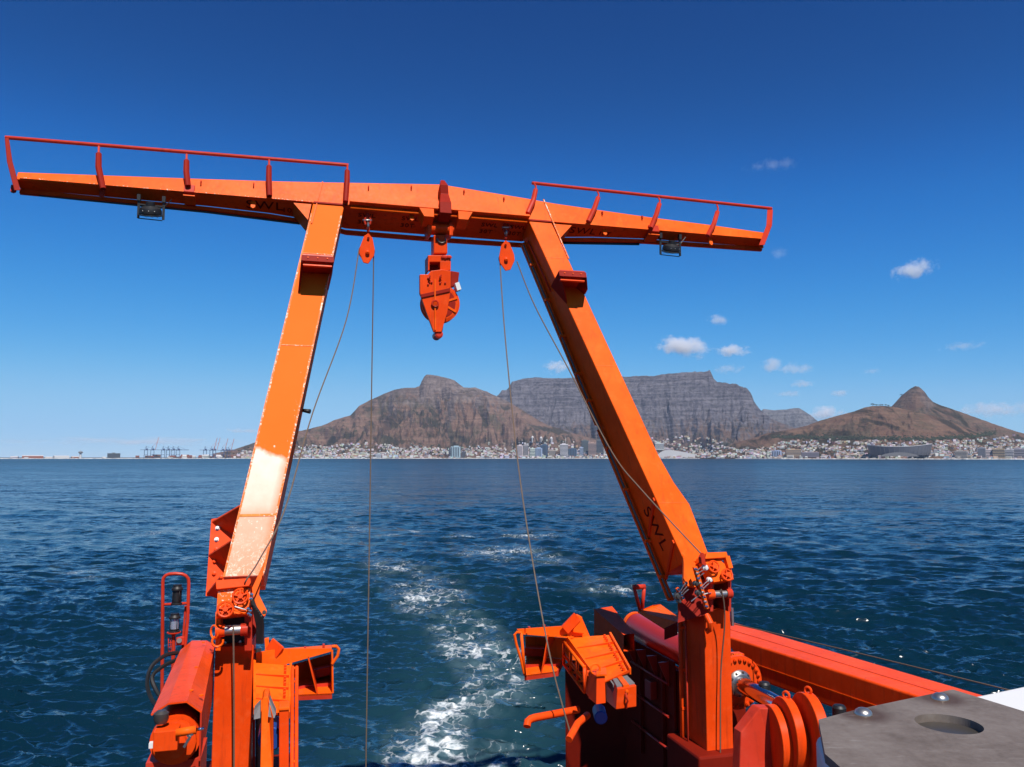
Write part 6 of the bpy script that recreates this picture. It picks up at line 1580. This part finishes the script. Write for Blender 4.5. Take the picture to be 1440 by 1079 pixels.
# ------------------------------------------------------------------ clouds (beyond and above the air of the bay)
ico = None
def cloud(x, y, w_, h_, tau, label, zc=1500.0, seed=0, soft=.5, rot=0.0):
    el = (643.0 - y) / FPX
    cx = math.hypot(1, (x - 720) / FPX)
    r_ = min((zc - CAM_H) / el / 1.0, 60000.0)
    d = px_dir(np.array(float(x)), np.array(float(y))); kk = r_ / d[1]
    p = EYE + Vector((float(d[0]), float(d[1]), float(d[2]))) * float(kk)
    k = r_ / FPX
    hw, hh = w_ * k * .62, max(h_ * k * .75, 20)
    dpt = min(hw * .6, hh * 2.5)
    bm = bmesh.new(); bmesh.ops.create_icosphere(bm, subdivisions=2, radius=1.0)
    me = bpy.data.meshes.new('cloud'); bm.to_mesh(me); bm.free()
    o = bpy.data.objects.new('cloud', me); COL.objects.link(o)
    o.location = p; o.scale = (hw, dpt, hh); o.rotation_euler = (0, rot, math.atan2(-p.x, p.y))
    m = bpy.data.materials.new('cloud'); m.use_nodes = True; nt = m.node_tree; nt.nodes.clear()
    tc = nt.nodes.new('ShaderNodeTexCoord').outputs['Object']
    ln = nt.nodes.new('ShaderNodeVectorMath'); ln.operation = 'LENGTH'; nt.links.new(tc, ln.inputs[0])
    of = nt.nodes.new('ShaderNodeVectorMath'); of.operation = 'MULTIPLY_ADD'; nt.links.new(tc, of.inputs[0])
    asp = hw / max(hh, 1)
    of.inputs[1].default_value = (min(asp, 5) * .8, .9, 1.0); of.inputs[2].default_value = (seed * 3.7, seed * 1.3, seed * 7.1)
    n1 = noise(nt, of.outputs[0], 1.25, 8, .68)
    f_ = mth(nt, 'SUBTRACT', mth(nt, 'ADD', mth(nt, 'MULTIPLY', n1, 1.9), -.42), mth(nt, 'MULTIPLY', ln.outputs['Value'], .75))
    dn = mth(nt, 'MULTIPLY', f_, 2.0, clamp=True)
    pv = nt.nodes.new('ShaderNodeVolumePrincipled'); pv.inputs['Color'].default_value = (.98, .985, 1, 1); pv.inputs['Anisotropy'].default_value = .0
    nt.links.new(mth(nt, 'MULTIPLY', dn, tau / dpt), pv.inputs['Density'])
    ou = nt.nodes.new('ShaderNodeOutputMaterial'); nt.links.new(pv.outputs[0], ou.inputs['Volume'])
    me.materials.append(m)
    return tag(o, label, 'cloud', 'small clouds over the mountains')
CL = [(1087, 232, 84, 13, .22, 'thin wispy streak of cloud, highest of all', 4200, 0), (1285, 380, 66, 22, 2.2, 'bright tilted cloud high above the rocky head', 3200, -.25), (1096, 356, 26, 16, .2, 'faint wisp of cloud high between the boom end and the bright tilted cloud', 3400, 0),
      (1010, 450, 30, 14, 1.0, 'small faint cloud above the bright puff', 2300, 0), (960, 488, 78, 30, 4.0, 'bright white puff of cloud above the flat mountain', 1365, 0), (1030, 493, 56, 15, 2.2, 'flat pale cloud touching the side of the bright puff', 1600, 0),
      (1084, 513, 30, 18, 1.4, 'small round greyish cloud right of the flat mountain', 1600, 0), (1118, 518, 60, 14, .8, 'ragged grey cloud strip beside the small round greyish cloud', 1600, 0), (1025, 519, 50, 12, .6, 'thin grey cloud just over the corner of the flat mountain', 1700, 0),
      (1128, 540, 34, 10, .9, 'small flat grey cloud above the far range', 1500, 0), (1110, 554, 42, 8, .7, 'lowest grey cloud strip above the far range', 1450, 0), (1182, 553, 26, 10, .8, 'small grey cloud between far range and rocky head', 1450, 0), (1352, 487, 66, 11, .5, 'thin grey cloud streak far out over the seafront', 2000, 0),
      (1225, 522, 30, 9, .4, 'very faint cloud wisp left of the rocky head', 1700, 0), (1158, 582, 56, 18, 3.0, 'white cloud bank peeping from behind the brown hill', 1500, 0), (1400, 576, 96, 20, 1.6, 'long pale cloud bank low behind the end of the brown hill', 1500, 0), (785, 516, 46, 18, 1.8, 'pale cloud beside the clean leg above the flat mountain', 1500, 0),
      (205, 621, 330, 11, .9, 'long grey layer of cloud low over the harbour cranes', 1500, 0), (345, 606, 70, 6, .9, 'thin grey cloud line left of the bleached leg', 1500, 0)]
for i, (x, y, w_, h_, tau, lab, zc, rt) in enumerate(CL): cloud(x, y, w_, h_, tau, lab, zc, i + 1, rot=rt)
# ------------------------------------------------------------------ air
hz = MB().box((0, 6500, 610), Vector((15500, 0, 0)), Vector((0, 9500, 0)), Vector((0, 0, 611.5))).build('haze', [], None, org=(0, 0, 0))
hm = bpy.data.materials.new('haze_air'); hm.use_nodes = True
nt = hm.node_tree; nt.nodes.clear()
pv = nt.nodes.new('ShaderNodeVolumePrincipled')
pv.inputs['Color'].default_value = (0.62, 0.76, 1.0, 1)
pv.inputs['Density'].default_value = 1.8e-5
pv.inputs['Anisotropy'].default_value = 0.0
ou = nt.nodes.new('ShaderNodeOutputMaterial'); nt.links.new(pv.outputs[0], ou.inputs['Volume'])
hz.data.materials.clear(); hz.data.materials.append(hm)
tag(hz, 'thin pale blue air over the bay', None, None, 'stuff')
